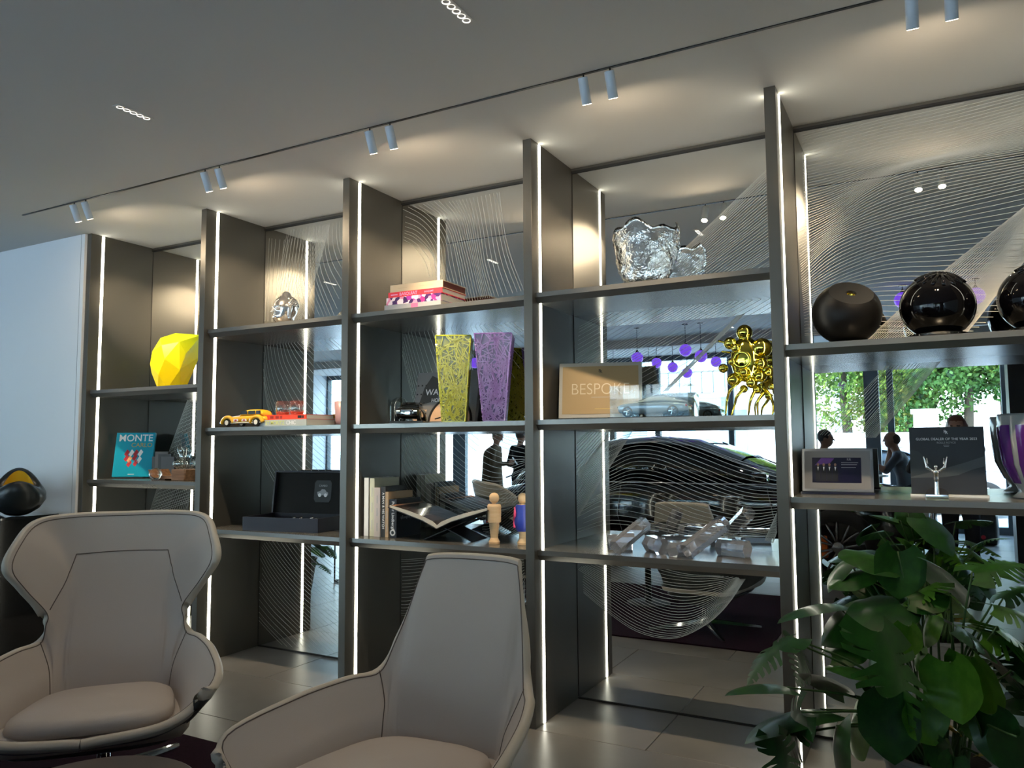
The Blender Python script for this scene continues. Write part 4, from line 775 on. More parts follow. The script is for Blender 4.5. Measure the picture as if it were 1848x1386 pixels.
car(t, .078, m_blackpaint, m_blackglass, m_chrome, m_chrome, m_tyre, M('lamp_glass', (.85, .9, .92), .1, .3), False); box('display_base', -.22, .22, -.1, .1, -.012, -.0005, m_black, t)
t = thing('watch_book', 'large grey book with a watch dial cover reading WATCHES leaning on the mirror', 'book', (3.14, .40, zB[2]), R(2))
m_wg = M('watch_grey', (.17, .175, .185), .5); lean = R(-13)
cb = leanbox('cover', -.235, .235, 0, .034, .010, .355, m_wg, t, .002)
link('dial_print', prism_me([(.05 + .15 * math.cos(a), .02 + .15 * math.sin(a)) for a in [math.pi * k / 24 for k in range(25)]], -.0012, 0, 'y'), M('watch_beige', (.62, .42, .28), .5), cb)
link('bezel_print', tube_me([(.05 + .155 * math.cos(a), -.001, .02 + .155 * math.sin(a)) for a in [math.pi * k / 24 for k in range(25)]], .008, 6), m_pblk, cb); link('strap_print', prism_me([(-.235, .0), (-.16, .0), (-.13, .10), (-.2, .10)], -.001, 0, 'y'), M('watch_beige', (0, 0, 0)), cb)
link('hand_print', tube_me([(-.06, -.0016, .035), (.05, -.0016, .06)], .004, 5), m_pblk, cb); link('crown_print', prism_me([(-.2, .13), (-.06, .16), (-.05, .30), (-.12, .33), (-.17, .25)], -.001, 0, 'y'), M('watch_dark', (.03, .032, .034), .5), cb)
for k in range(9): box('screw_print', -.225 + .03 * (k % 3), -.215 + .03 * (k % 3), -.0012, 0, .14 + .06 * (k // 3), .15 + .06 * (k // 3), m_pblk, cb)
text('title', 'WATCHES', .058, m_pw, cb, (-.02, -.0022, .215), bold=.001); text('title', 'HODINKEE', .034, m_pw, cb, (-.02, -.0022, .16), bold=.001)
def lattice_vase(label, loc, rz, hgt, rb, rt, c, c2):
    t = thing('lattice_vase', label, 'vase', loc, rz, None); m = M('lattice_' + label.split()[0], c, .3, coat=.3); mi = M('lattice_in_' + label.split()[0], c2, .18, trans=0.0)
    sq = lambda r_, z: [(r_, r_, z), (-r_, r_, z), (-r_, -r_, z), (r_, -r_, z)]
    link('inner_vessel', loft_me([sq(rb - .006, .004), sq(rt - .006, hgt), sq(rt - .012, hgt), sq(rb - .012, .01)], cap=False), mi, t)
    rnd = random.Random(5); mes = bmesh.new()
    for f in range(4):
        Rm = Matrix.Rotation(R(90 * f), 4, 'Z'); tilt = math.atan2(rt - rb, hgt)
        for k in range(300):
            zc = rnd.uniform(.014, hgt - .012); rr = rb + (rt - rb) * zc / hgt; xc = rnd.uniform(-rr, rr); ang = rnd.gauss(math.pi / 2, .75) if rnd.random() < .6 else rnd.uniform(0, math.pi); ln = rnd.uniform(.02, .055)
            # keep the strand inside the trapezoid face
            ln = min(ln, (rr - abs(xc)) / max(abs(math.cos(ang)), .15) + .006, min(zc - .006, hgt - zc) / max(abs(math.sin(ang)), .1))
            Mx = Rm @ Matrix.Translation((xc, -rr, zc)) @ Matrix.Rotation(tilt, 4, 'X') @ Matrix.Rotation(-ang, 4, 'Y')
            box_bm(mes, -ln, ln, -.0036, .003, -.0024, .0024, Mx)
    o = link('strand_net', bm_me(mes), m, t); tag(o, kind='stuff')
    for i in range(4):
        a = R(45 + 90 * i); link('corner_rib', tube_me([(rb * 1.414 * math.cos(a), rb * 1.414 * math.sin(a), .003), (rt * 1.414 * math.cos(a), rt * 1.414 * math.sin(a), hgt)], .005, 6), m, t)
    link('rim', tube_me(sq(rt, hgt), .004, 6, closed=True), m, t); link('foot', loft_me([sq(rb, 0), sq(rb, .008)]), m, t)
lattice_vase('chartreuse tall square openwork vase before the watch book', (3.36, .20, zB[2] + .003), R(28), .515, .068, .105, (.42, .44, .012), (.17, .18, .004))
lattice_vase('purple tall square openwork vase beside the chartreuse one', (3.63, .22, zB[2] + .003), R(24), .51, .062, .108, (.20, .105, .34), (.08, .038, .15))
# row of upright books
row = [(.035, .365, (.40, .40, .41), 'white upright book at the strip light end of the row'), (.039, .362, (.44, .44, .33), 'pale cream upright book, second in the row'), (.045, .305, (.48, .42, .40), 'speckled pinkish upright book, third in the row'), (.036, .312, (.018, .017, .017), 'black upright book reading A MAN & HIS WATCH'), (.024, .28, (.42, .29, .17), 'thin tan upright book beside the watch title'), (.055, .235, (.012, .013, .018), 'short black upright book reading Peter Lindbergh')]
x = 2.715
for k, (th_, hh, c_, lb) in enumerate(row):
    o = book(lb, hh, .255 if k != 3 else .22, th_, M('row_cover_%d' % k, c_, .5), (x + th_, .15 + .006 * (k % 2), zC[2]), (0, R(-90), 0), 'upright books beside the open book'); x += th_ + .003
    # spine lies along local x, thickness along local z
    if k == 3: text('spine_title', 'A MAN & HIS WATCH', .023, m_pw, o, (hh * .52, -.0014, th_ / 2), (R(90), R(180), 0), bold=.0004)
    if k == 5: text('spine_title', 'Peter Lindbergh', .028, m_pw, o, (hh * .56, -.0014, th_ / 2), (R(90), R(180), 0), bold=.001); link('spine_mark', tube_me([(.03 + .016 * math.cos(a), -.0014, th_ / 2 + .016 * math.sin(a)) for a in [2 * math.pi * q / 14 for q in range(14)]], .005, 6, closed=True), m_pw, o)
    if k == 5: text('cover_title', 'Peter Lindbergh', .028, m_pg, o, (hh * .5, .13, -.0014), (R(180), 0, R(-90)))
    if k in (1, 2, 4): [box('spine_print', hh * q, hh * (q + .16), -.0016, -.001, th_ * .42, th_ * .58, m_pg, o) for q in (.12, .42, .68)]
# open book on its stand
t = thing('book_stand', 'black crossed acrylic book stand under the open book', 'book stand', (3.315, .28, zC[2]), R(4))
for sx in (-1, 1): link('leaf_panel', prism_me([(sx * -.17, .0), (sx * -.155, .0), (sx * .155, .125), (sx * .14, .125)] if sx > 0 else [(.17, .0), (.155, .0), (-.155, .125), (-.14, .125)], -.1, .1, 'y'), m_black, t)
t = thing('open_book', 'large photo book lying open on the black crossed stand', 'book', (3.285, .29, zC[2] + .078), R(4))
m_photo = M('dark_photo', (.025, .02, .022), .18, var=(.05, .035, .03), vscale=9, coat=.4)
for sx in (-1, 1):
    prof = [(0, 0), (sx * .10, .045), (sx * .33, .115)]; up = [(sx * .33, .128), (sx * .20, .098), (sx * .10, .068), (sx * .03, .04), (0, .018)]
    link('page_block', prism_me(prof + up, -.19, .17, 'y'), m_pages, t)
    secs = [[(a, y, b + .0012) for a, b in up] for y in (-.186, .166)]; me = loft_me(secs, closed_u=False); link('photo_page', me, m_photo, t)
    link('cover', prism_me([(0, -.004), (sx * .10, .041), (sx * .34, .113), (sx * .34, .117), (sx * .10, .045), (0, 0)], -.195, .175, 'y'), m_black, t)
link('photo_strip', prism_me([(-.32, .1265), (-.30, .1225), (-.30, .1235), (-.32, .1275)], -.18, .16, 'y'), M('photo_warm', (.35, .16, .08), .4), t)
m_peg = M('pale_wood', (.56, .38, .21), .5, var=(.62, .44, .26), vscale=12, stretch=(1, 1, 6))
def peg(label, loc, rz, painted):
    t = thing('peg_doll', label, 'doll', loc, rz)
    link('body', lathe_me([(0, 0), (.031, 0), (.033, .012), (.026, .024), (.021, .035), (.03, .12), (.031, .122), (.040, .124), (.041, .215), (.036, .226), (.012, .229), (.012, .236)], 28, cap=False), m_peg, t, smooth=False)
    link('head', lathe_me([(.030 * math.sin(a), .262 - .031 * math.cos(a)) for a in [math.pi * k / 12 for k in range(13)]], 24, cap=False), m_peg, t, smooth=True)
    link('painted_eye', prism_me([(-.006, .262), (.0, .252), (.008, .262), (.002, .27), (-.004, .27)], -.0315, -.028, 'y'), m_pblk, t, rot=(0, 0, R(-50)))
    if painted == 0:
        link('painted_patch', mods(box_me(-.025, .025, -.0425, -.036, .13, .215, .003), 0), m_pblk, t, rot=(0, 0, R(-75))); link('painted_heart', box_me(-.012, .012, -.0435, -.04, .145, .195, .004), m_pw, t, rot=(0, 0, R(-75))); link('painted_red', box_me(-.022, .02, -.0435, -.036, .122, .14, .003), m_pr, t, rot=(0, 0, R(-75)))
    else:
        link('painted_dress', lathe_me([(.031, .075), (.05, .10), (.047, .15), (.0415, .17), (.0415, .215), (.037, .2275)], 28, cap=False), M('dress_blue', (.02, .04, .30), .4), t, smooth=True); link('painted_sash', tube_me(catmull([(-.042, -.01, .21), (-.03, -.04, .17), (-.046, -.015, .13), (-.03, -.045, .10)], 5), .007, 6), M('dress_pink', (.6, .05, .16), .4), t, smooth=True)
peg('bare wooden peg doll with a black and white painted side', (3.65, .17, zC[2]), 0, 0)
peg('wooden peg doll in a painted blue and pink dress beside the divider', (3.815, .21, zC[2]), 0, 1)
# bay 3 ------------------------------------------------------------
def crumple(a, z): return 1 + .035 * math.sin(5 * a + 9 * z) + .03 * math.sin(11 * a - 23 * z + 1.0) + .02 * math.sin(17 * a + 40 * z)
t = thing('crystal_bowl', 'large crumpled clear glass bowl with a wavy rim on the top shelf', 'glass bowl', (4.56, .27, zA[3]))
pf = [(0, 0), (.09, 0), (.12, .03), (.145, .10), (.165, .18), (.178, .26), (.172, .33), (.166, .33), (.165, .26), (.150, .18), (.128, .10), (.10, .045), (0, .035)]
V_ = []; F_ = []; N = 56
P2 = []
for (ra, za), (rb_, zb_) in zip(pf, pf[1:]):
    for q in range(3): P2.append((ra + (rb_ - ra) * q / 3, za + (zb_ - za) * q / 3))
P2.append(pf[-1])
for r_, zz in P2:
    for i in range(N):
        a = 2 * math.pi * i / N; k = crumple(a, zz * 3) if r_ > .02 else 1; top = max(0, (zz - .22) / .11); V_.append((r_ * k * math.cos(a), r_ * k * math.sin(a), zz + top * (.022 * math.sin(3 * a + .5) + .014 * math.sin(7 * a))))
for j in range(len(P2) - 1):
    for i in range(N): F_.append((j * N + i, j * N + (i + 1) % N, (j + 1) * N + (i + 1) % N, (j + 1) * N + i))
m_cry = M('crumpled_glass', (1, .985, .96), 0.0, trans=1.0, ior=1.48, bump=1.0, bscale=22)
link('bowl', pyd(V_, F_), m_cry, t, smooth=True)
t = thing('framed_board', 'gold board in a pale frame reading BESPOKE leaning behind the glass case', 'framed board', (4.262, .30, zB[3] + .012), R(17))
lean = R(-12); m_fr = M('pale_frame', (.30, .29, .27), .4); m_gb = M('gold_board', (.27, .19, .095), .45)
cb = leanbox('frame', -.235, .235, 0, .025, 0, .325, m_fr, t, .003); box('board', -.215, .215, -.0015, 0, .022, .303, m_gb, cb); box('stand', -.15, .2, -.02, .09, -.011, -.003, m_black, t)
text('title', 'BESPOKE', .095, M('print_cream', (.46, .39, .29), .5), cb, (0, -.0022, .165), xs=.88, bold=-.004); box('small_print', -.05, .05, -.002, -.0015, .118, .121, m_fr, cb); box('small_print', -.03, .07, -.002, -.0015, .05, .053, m_pgold, cb); text('emblem', 'R', .026, m_pblk, cb, (-.002, -.0022, .275), bold=.0006); text('emblem', 'R', .026, m_pblk, cb, (.004, -.0022, .269), bold=.0006)
t = thing('display_case', 'clear acrylic display case over the grey model car', 'display case', (4.61, .2, zB[3]), 0)
m_acr = pane_mat('acrylic', (.93, .965, .975), 1.0)
for n_, a in (('case_wall', (-.21, .21, -.105, -.101, .005, .168)), ('case_wall', (-.21, .21, .101, .105, .005, .168)), ('case_wall', (-.21, -.206, -.101, .101, .005, .168)), ('case_wall', (.206, .21, -.101, .101, .005, .168)), ('case_top', (-.21, .21, -.105, .105, .168, .172))): box(n_, *a, m_acr, t)
box('case_base', -.22, .22, -.115, .115, 0, .005, m_black, t)
t = thing('model_car', 'silver blue model coupe with white roof inside the acrylic case', 'model car', (4.61, .2, zB[3] + .0055), R(180))
car(t, .072, M('model_blue', (.20, .27, .33), .2, .4, coat=.5), M('model_glass', (.5, .6, .65), .05, trans=.5), m_chrome, m_chrome, m_tyre, m_glass, False)
t = thing('gold_sculpture', 'shiny gold bubble figure on thin curved legs at the shelf end', 'sculpture', (5.085, .22, zB[3] + .0045))
m_gold = M('yellow_gold_chrome', (.80, .68, .10), .06, 1.0)
k_ = .00038
def g_(px_, pz_, dy=0.0): return ((px_ - 480) * k_, dy, (1300 - pz_) * k_)
pr_ = [('e', g_(480, 560), (.075, .06, .115), .0, 0)]
for px_, pz_, r_, dy in ((470, 200, 105, 0), (285, 335, 85, -.01), (690, 420, 130, .0), (185, 665, 65, -.01), (700, 640, 75, -.04), (330, 830, 90, -.03), (480, 740, 62, -.05), (560, 880, 75, -.03), (780, 740, 62, .0), (660, 790, 85, -.01), (440, 950, 55, 0), (600, 960, 60, .02), (380, 420, 60, -.05), (520, 420, 70, .05), (330, 600, 50, -.06), (420, 700, 60, .06), (640, 560, 80, .06), (800, 930, 50, .02)):
    pr_.append(('e', g_(px_, pz_, dy), (r_ * k_,) * 3, .006, 0))
sdf_obj('bubbles', pr_, .0052, [m_gold], t, it=1)
link('dial_ring', xf(lathe_me([(.034, -.004), (.044, -.006), (.046, 0), (.044, .006), (.034, .004)], 36, cap=False), Matrix.Translation((g_(455, 575)[0], -.062, g_(455, 575)[2])) @ Matrix.Rotation(R(90), 4, 'X')), m_gold, t, smooth=True)
for pts in (((430, 820), (300, 960), (230, 1090), (222, 1300)), ((480, 930), (380, 1050), (330, 1150), (300, 1300)), ((600, 930), (530, 1100), (480, 1300)), ((700, 1000), (620, 1120), (600, 1300)), ((690, 940), (780, 1060), (800, 1180), (800, 1300))):
    link('leg', tube_me(catmull([g_(a, b, (-.03 if i % 2 else .0) + (.02 if pts[0][0] > 500 else -.02)) for i, (a, b) in enumerate(pts)], 5), [.010 - .006 * q / (5 * (len(pts) - 1)) for q in range(5 * (len(pts) - 1) + 1)], 8), m_gold, t, smooth=True)
for a, b in (((300, 350), (120, 285)), ((270, 455), (165, 435))): link('spike', tube_me([g_(*a), g_(*b)], .005, 8), m_gold, t, smooth=True)
# crystal prisms
m_prism = M('smoky_crystal', (.80, .83, .90), 0.035, trans=.9, ior=1.42)
def hexp(r_, L_):
    return loft_me([[(x_, r_ * math.cos(R(60 * i)), r_ * math.sin(R(60 * i))) for i in range(6)] for x_ in (-L_ / 2, L_ / 2)])
zc = zC[3]
for (x, y, dz, r_, L_, az, el, lb) in ((4.385, .25, .0, .046, .13, 25, 0, 'left end piece lying flat'), (4.475, .17, .012, .042, .24, 62, 28, 'leaning piece next to the left end'), (4.60, .20, .0, .048, .15, -50, 0, 'stubby piece lying in the middle'), (4.68, .33, .0, .046, .17, 15, 0, 'flat piece behind the middle'), (4.745, .16, .0, .042, .13, 70, 0, 'short piece facing forward'), (4.87, .17, .012, .044, .27, 50, 30, 'tall leaning piece'), (4.985, .27, .0, .046, .16, -20, 0, 'right end piece lying flat')):
    t = thing('crystal_prism', 'clear six-sided crystal prism in the shelf cluster, ' + lb, 'crystal prism', (x, y, zc + r_ * .866 * math.cos(R(el)) + abs(math.sin(R(el))) * L_ / 2 + .0005), 0, 'crystal prism cluster')
    link('prism', hexp(r_, L_), m_prism, t, rot=(0, R(-el), R(az)))
# bay 4 ------------------------------------------------------------
def orb(label, x, y, mat, r_, a1, tilt):
    t = thing('orb_sculpture', label, 'sculpture', (x, y, 1.957))
    prof = [(r_ * math.sin(a), -.95 * r_ * math.cos(a)) for a in [R(a1) * k / 30 for k in range(31)]]
    sh = link('shell', lathe_me(prof, 64, cap=False), mat, t, (0, 0, .1575), (R(tilt), 0, R(22)), True)
    link('foot', lathe_me([(0, .001), (.085, .001), (.092, .012), (.06, .03)], 40, cap=False), mat, t, smooth=True)
    return t, sh, prof[-1]
m_mblk = M('matte_black_metal', (.0035, .0032, .003), .45, 0, spec=.25); m_gblk = M('gloss_black_glass', (.001, .001, .0015), .03, spec=.35)
t, sh, (rr, zz) = orb('matte black orb with a slanted flat top and small gilt hole', 5.556, .26, m_mblk, .157, 141, 42)
link('top_disc', lathe_me([(.02, zz - .012), (.023, zz - .001), (rr, zz)], 48, cap=False), M('disc_black', (.004, .004, .004), .6), sh); link('gilt_hole', lathe_me([(0, zz - .03), (.016, zz - .025), (.02, zz - .012)], 32, cap=False), M('gilt', (.8, .55, .08), .2, 1.0), sh, smooth=True)
for k, (x, lb) in enumerate(((5.938, 'glossy black glass orb with a pleated top between the matte orb and the picture edge'), (6.325, 'glossy black glass orb cut by the picture edge'))):
    t, sh, (rr, zz) = orb(lb, x, .26, m_gblk, .157, 168, 20)
    for i in range(14):
        a = 2 * math.pi * i / 14; link('pleat', tube_me([(.03 * math.cos(a), .03 * math.sin(a), zz + .002), (.07 * math.cos(a), .07 * math.sin(a), zz - .013), (.1 * math.cos(a), .1 * math.sin(a), zz - .034)], .010, 8), m_gblk, sh, smooth=True)
    link('foot_ring', lathe_me([(.094, .001), (.122, .026), (.118, .028), (.09, .001)], 40, cap=False), m_glass, t, smooth=True)
t = thing('photo_frame', 'silver framed award photo of four men in dinner suits', 'photo frame', (5.48, .30, 1.248), R(2))
lean = R(-11); m_sf = M('silver_frame', (.30, .30, .31), .3, .7)
cb = leanbox('frame', -.16, .16, 0, .018, .012, .222, m_sf, t, .002); box('mat_board', -.148, .148, -.001, 0, .024, .21, M('grey_mat', (.19, .19, .20), .6), cb); ph = box('photo', -.112, .108, -.002, -.001, .055, .178, M('photo_navy', (.003, .003, .018), .3, var=(.007, .004, .028), vscale=9), cb)
box('base_bar', -.165, .165, -.012, .02, 0, .010, M('acrylic_dark', (.02, .02, .05), .1), t); leanbox('prop_leg', -.03, .03, .0185, .024, .02, .15, m_black, t)
for k in range(4):
    x = -.085 + .026 * k
    link('printed_suit', prism_me([(x - .011, .062), (x - .011, .12), (x - .006, .135), (x + .006, .135), (x + .011, .12), (x + .011, .062)], -.0026, -.002, 'y'), M('suit_print', (.006, .006, .01), .5), ph); link('printed_shirt', prism_me([(x - .004, .132), (x, .112), (x + .004, .132)], -.003, -.0026, 'y'), m_pw, ph); link('printed_face', prism_me([(x + .0055 * math.cos(a), .143 + .0075 * math.sin(a)) for a in [2 * math.pi * q / 10 for q in range(10)]], -.0028, -.002, 'y'), M('face_print', (.30, .16, .11), .5), ph)
link('printed_glow', prism_me([(-.1, .14), (-.03, .15), (-.01, .175), (-.07, .176)], -.0023, -.002, 'y'), M('purple_print', (.10, .03, .22), .5), ph)
text('printed_logo', 'RR', .016, m_pg, ph, (.055, -.0024, .168)); 
for k, zz in enumerate((.152, .142, .128)): box('printed_line', .02, .095 - .005 * k, -.0024, -.002, zz, zz + .0025, m_pg, ph)
t = thing('award_plaque', 'dark slate plaque reading GLOBAL DEALER OF THE YEAR 2023', 'plaque', (5.948, .30, 1.248), R(1))
m_sl = M('slate_board', (.024, .027, .034), .4); lean = R(-5)
pl = leanbox('board', -.15, .15, 0, .02, .012, .318, m_sl, t, .0015); box('base', -.155, .155, -.03, .035, 0, .010, m_white, t)
text('title', 'GLOBAL DEALER OF THE YEAR 2023', .0152, m_pw, pl, (0, -.0008, .262), bold=.0002); text('subtitle', 'ROLLS ROYCE', .012, m_pg, pl, (0, -.0008, .245)); box('small_print', -.012, .012, -.0008, 0, .233, .235, m_pg, pl); box('small_print', -.010, .010, -.0008, 0, .228, .2295, m_pg, pl)
text('emblem', 'R', .02, m_pw, pl, (-.003, -.0008, .296)); text('emblem', 'R', .02, m_pw, pl, (.003, -.0008, .291))
link('sweep_print', prism_me([(-.15, .088), (-.05, .115), (.07, .155), (.15, .185), (.15, .14), (.10, .125), (.04, .098), (-.02, .088), (-.15, .083)], -.0008, 0, 'y'), M('sweep_grey', (.07, .08, .085), .35), pl); link('sweep_print', prism_me([(-.15, .09), (-.05, .115), (-.08, .17), (-.115, .205), (-.15, .215)], -.0006, 0, 'y'), M('sweep_dark', (.035, .042, .048), .35), pl)
t = thing('award_figure', 'small chrome award figurine with raised arms before the slate plaque', 'figurine', (5.90, .215, 1.248))
box('base', -.045, .045, -.03, .03, 0, .016, m_chrome, t, .002); link('arch', prism_me([(.045 * math.cos(a), .016 + .03 * math.sin(a)) for a in [math.pi * k / 14 for k in range(15)]], .012, .022, 'y'), m_pblk, t)
pr_ = [('c', (0, 0, .014), (0, 0, .085), .012, .009, .0, 0), ('c', (0, 0, .085), (0, -.004, .115), .010, .014, .008, 0), ('e', (0, -.006, .138), (.008, .009, .010), .004, 0)]
for sx in (-1, 1): pr_ += [('c', (sx * .01, 0, .118), (sx * .034, 0, .135), .006, .0065, .006, 0), ('c', (sx * .034, 0, .135), (sx * .046, 0, .182), .0065, .003, .005, 0), ('c', (sx * .03, .006, .13), (sx * .034, .012, .175), .005, .003, .004, 0)]
sdf_obj('figure', pr_, .0028, [m_chrome], t, it=1)
t = thing('flared_vase', 'white and purple glass vase cut by the picture edge', 'vase', (6.29, .33, 1.248), 0)
link('outer_wall', lathe_me([(.05, 0), (.1, .004), (.07, .03), (.09, .07), (.125, .15), (.14, .28), (.142, .36), (.138, .37), (.132, .36), (.128, .28), (.11, .15), (.07, .07), (0, .06)], 40, cap=False), M('milk_glass', (.36, .38, .39), .12, trans=.3), t, smooth=True)
for sx in (.2, 2.95, 4.1): link('purple_panel', xf(loft_me([[((r_ + .003) * math.cos(a), (r_ + .003) * math.sin(a), z_) for a in [sx + .12 * q for q in range(9)]] for r_, z_ in ((.088, .065), (.125, .15), (.140, .28), (.1405, .32))], closed_u=False), Matrix()), M('purple_glass', (.075, .018, .15), .1, coat=.3), t, smooth=True)

# ------------------------------------------------------------------ showroom behind the photographer
t = thing('showroom_car', 'long black glossy coupe parked in the showroom', 'car', (3.28, -4.93, 0), R(1.5))
car(t, 1.0, m_blackpaint, m_blackglass, M('car_chrome', (.55, .55, .57), .12, 1.0), M('alloy_rim', (.34, .33, .33), .25, .9), m_tyre, M('head_lamp', (.6, .65, .7), .1, .4), True, M('caliper_orange', (.65, .13, .01), .4))
m_ball = M('purple_globe', (.14, .05, .50), .3, emit=(.24, .09, .95), es=.32)
PB = [(2.142, -6.0, 2.756, 'biggest low globe over the car roof'), (2.867, -6.0, 2.825, 'highest of the globes over the car'), (3.088, -6.0, 2.724, 'globe just right of the highest one'), (-.659, -6.0, 2.838, 'lone globe behind the lattice vases'), (1.866, -7.8, 2.859, 'second globe from the gold board'), (2.144, -7.8, 2.768, 'middle globe with a pointed cap'), (2.87, -7.8, 2.821, 'globe next to the gold bubble figure'), (1.724, -7.8, 2.629, 'lowest globe over the glass case'), (2.387, -7.8, 2.662, 'low globe under the highest one'), (1.083, -7.8, 2.756, 'globe hidden by the gold board'), (3.343, -7.8, 2.911, 'globe behind the gold bubble figure'), (6.385, -4.5, 3.02, 'globe behind the pleated glossy orb'), (5.70, -4.5, 3.04, 'globe between the matte and glossy orbs'), (4.3, -6.6, 2.7, 'globe above the hidden bonnet side'), (0.4, -7.0, 2.7, 'globe near the standing couple')]
ball_me = lathe_me([(.088 * math.sin(a), -.088 * math.cos(a)) for a in [math.pi * k / 16 for k in range(17)]], 28, cap=False); ball_me.materials.append(m_ball)
for x, y, z, lb in PB:
    t = thing('pendant_lamp', 'purple glass pendant on a thin dark cord, ' + lb, 'pendant lamp', (x, y, z), 0, 'purple pendant globes')
    link('globe', ball_me, None, t, smooth=True); link('cap', lathe_me([(.03, .082), (.018, .10), (.006, .125)], 16, cap=False), m_black, t); link('cord', tube_me([(0, 0, .12), (0, 0, H - z)], .004, 6), m_black, t); link('ceiling_rose', lathe_me([(.04, H - z - .012), (.04, H - z)], 16), m_black, t)

# people -----------------------------------------------------------
m_skin = M('skin', (.42, .23, .16), .5); m_skin2 = M('skin_tan', (.30, .16, .105), .5)
def hand(w, d, n, curl, tg=0, s=1.0, side=1):
    """palm and five fingers from wrist w along d, palm facing n"""
    w, d, n = Vector(w), Vector(d).normalized(), Vector(n).normalized(); x = d.cross(n).normalized() * side; n = x.cross(d).normalized() * side
    out = [('c', w, w + d * .045 * s, .024 * s, .034 * s, .012, tg)]
    for i, (o, l) in enumerate(((-.032, .065), (-.011, .078), (.011, .074), (.031, .056))):
        b = w + d * .072 * s + x * o * s; d1 = (d * math.cos(curl) + n * math.sin(curl)).normalized(); d2 = (d * math.cos(curl * 2) + n * math.sin(curl * 2)).normalized()
        m1 = b + d1 * l * .55 * s; m2 = m1 + d2 * l * .5 * s; out += [('c', b - d * .03, m1, .0125, .011, .004, tg), ('c', m1, m2, .011, .0095, .003, tg)]
    tb = w + d * .022 * s - x * .034 * s; t1 = tb + (d * .6 - x * .7 + n * .3).normalized() * .038 * s; t2 = t1 + (d * .8 - x * .1 + n * .5).normalized() * .032 * s
    return out + [('c', tb, t1, .015, .0125, .006, tg), ('c', t1, t2, .0125, .0105, .003, tg)]
def person(label, loc, rz, mats, L, Ra, head_dir=(0, -1, 0), lean=0.0, seated=None, skirt=None, hair=None, hair_kind='short', sleeve=True, res=.0115, hscale=1.0, curl=(.5, .5), group=None):
    """mats: skin, top, trousers, shoes.  L/Ra: (elbow, wrist, hand direction, palm normal) in local space, facing -y"""
    t = thing('person', label, 'person', loc, rz, group); dz = 0.0
    ly = lambda z: -lean * (z - .95)
    hip = 0.95 if not seated else seated
    off = hip - 0.95
    P = [('e', (0, .0, hip), (.155, .11, .12), .0, 2), ('e', (0, ly(1.12), 1.12 + off), (.145, .098, .19), .06, 1), ('e', (0, ly(1.32), 1.32 + off), (.172, .112, .15), .06, 1), ('c', (-.155, ly(1.42), 1.42 + off), (.155, ly(1.42), 1.42 + off), .058, .058, .05, 1), ('c', (0, ly(1.44), 1.44 + off), (0, ly(1.55) - .012, 1.55 + off), .056, .05, .02, 0)]
    hd = Vector(head_dir).normalized(); hc = Vector((0, ly(1.63) - .02, 1.635 + off)); sd = hd.cross(Vector((0, 0, 1))).normalized(); up = sd.cross(hd).normalized()
    rot = np.array([[sd.x, hd.x, up.x], [sd.y, hd.y, up.y], [sd.z, hd.z, up.z]])
    def hp(a, b, c): return tuple(hc + sd * a + hd * b + up * c)
    P += [('e', tuple(hc), (.073, .092, .105), .02, 0, rot), ('e', hp(0, .03, -.06), (.055, .055, .052), .02, 0, rot), ('c', hp(0, .092, .012), hp(0, .108, -.02), .008, .013, .01, 0), ('e', hp(0, .088, -.052), (.022, .012, .007), .006, 0, rot), ('e', hp(.078, -.005, -.01), (.012, .022, .032), .008, 0, rot), ('e', hp(-.078, -.005, -.01), (.012, .022, .032), .008, 0, rot), ('e', hp(.03, .085, .022), (.014, .008, .007), .004, 4, rot), ('e', hp(-.03, .085, .022), (.014, .008, .007), .004, 4, rot), ('c', hp(-.048, .08, .035), hp(.048, .08, .035), .009, .009, .01, 0)]
    for s, A, cu in ((-1, L, curl[0]), (1, Ra, curl[1])):
        sh = Vector((s * .185, ly(1.42), 1.415 + off)); e, w_, hdv, pn = A; st = 1 if sleeve else 0
        P += [('c', sh, e, .056, .044, .03, 1), ('c', e, w_, .044, .030, .02, 1 if sleeve is True else 0)] + hand(w_, hdv, pn, cu, 0, hscale, s)
        hpnt = Vector((s * .088, 0, hip - .03))
        if seated: kn = Vector((s * .12, -.42, hip + .0)); an = Vector((s * .12, -.38, hip - .43)); 
        else: kn = Vector((s * .095, -.015 * s, .50)); an = Vector((s * .10, .02, .09))
        P += [('c', hpnt, kn, .088, .062, .04, 2), ('c', kn, an, .062, .043, .02, 2), ('c', an - Vector((0, -.02, .045)), an + Vector((0, -.15, -.055)), .036, .034, .015, 3)]
    if skirt: P += [('c', (0, .01, 1.3 + off), (0, .01, skirt), .15, .2, .05, 1)]
    o = sdf_obj('body', P, res, mats + [M('eye_dark', (.02, .015, .012), .3)], t)
    if hair is not None:
        hm = [('e', hp(0, -.02, .03), (.086, .098, .098), .0, 0, rot)] if hair_kind != 'none' else [('e', hp(0, -.04, .0), (.079, .07, .075), .0, 0, rot)]
        if hair_kind == 'long': hm += [('c', hp(-.06, -.04, 0), hp(-.065, -.05, -.14), .04, .03, .03, 0), ('c', hp(.06, -.04, 0), hp(.065, -.05, -.14), .04, .03, .03, 0), ('c', hp(0, -.07, 0), hp(0, -.08, -.15), .045, .035, .03, 0)]
        # keep hair off the face
        me, _ = sdf_mesh(hm, .011); bm = bmesh.new(); bm.from_mesh(me)
        kill = [v for v in bm.verts if (v.co - hc).dot(hd) > .045 and (v.co - hc).dot(up) < .062]; bmesh.ops.delete(bm, geom=kill, context='VERTS'); bm.to_mesh(me); bm.free()
        link('hair', me, hair, t, smooth=True)
    return t
m_jeans = M('dark_denim', (.014, .017, .026), .8); m_shoe = M('white_sneaker', (.55, .5, .48), .6); m_dshoe = M('dark_shoe', (.02, .018, .016), .5)
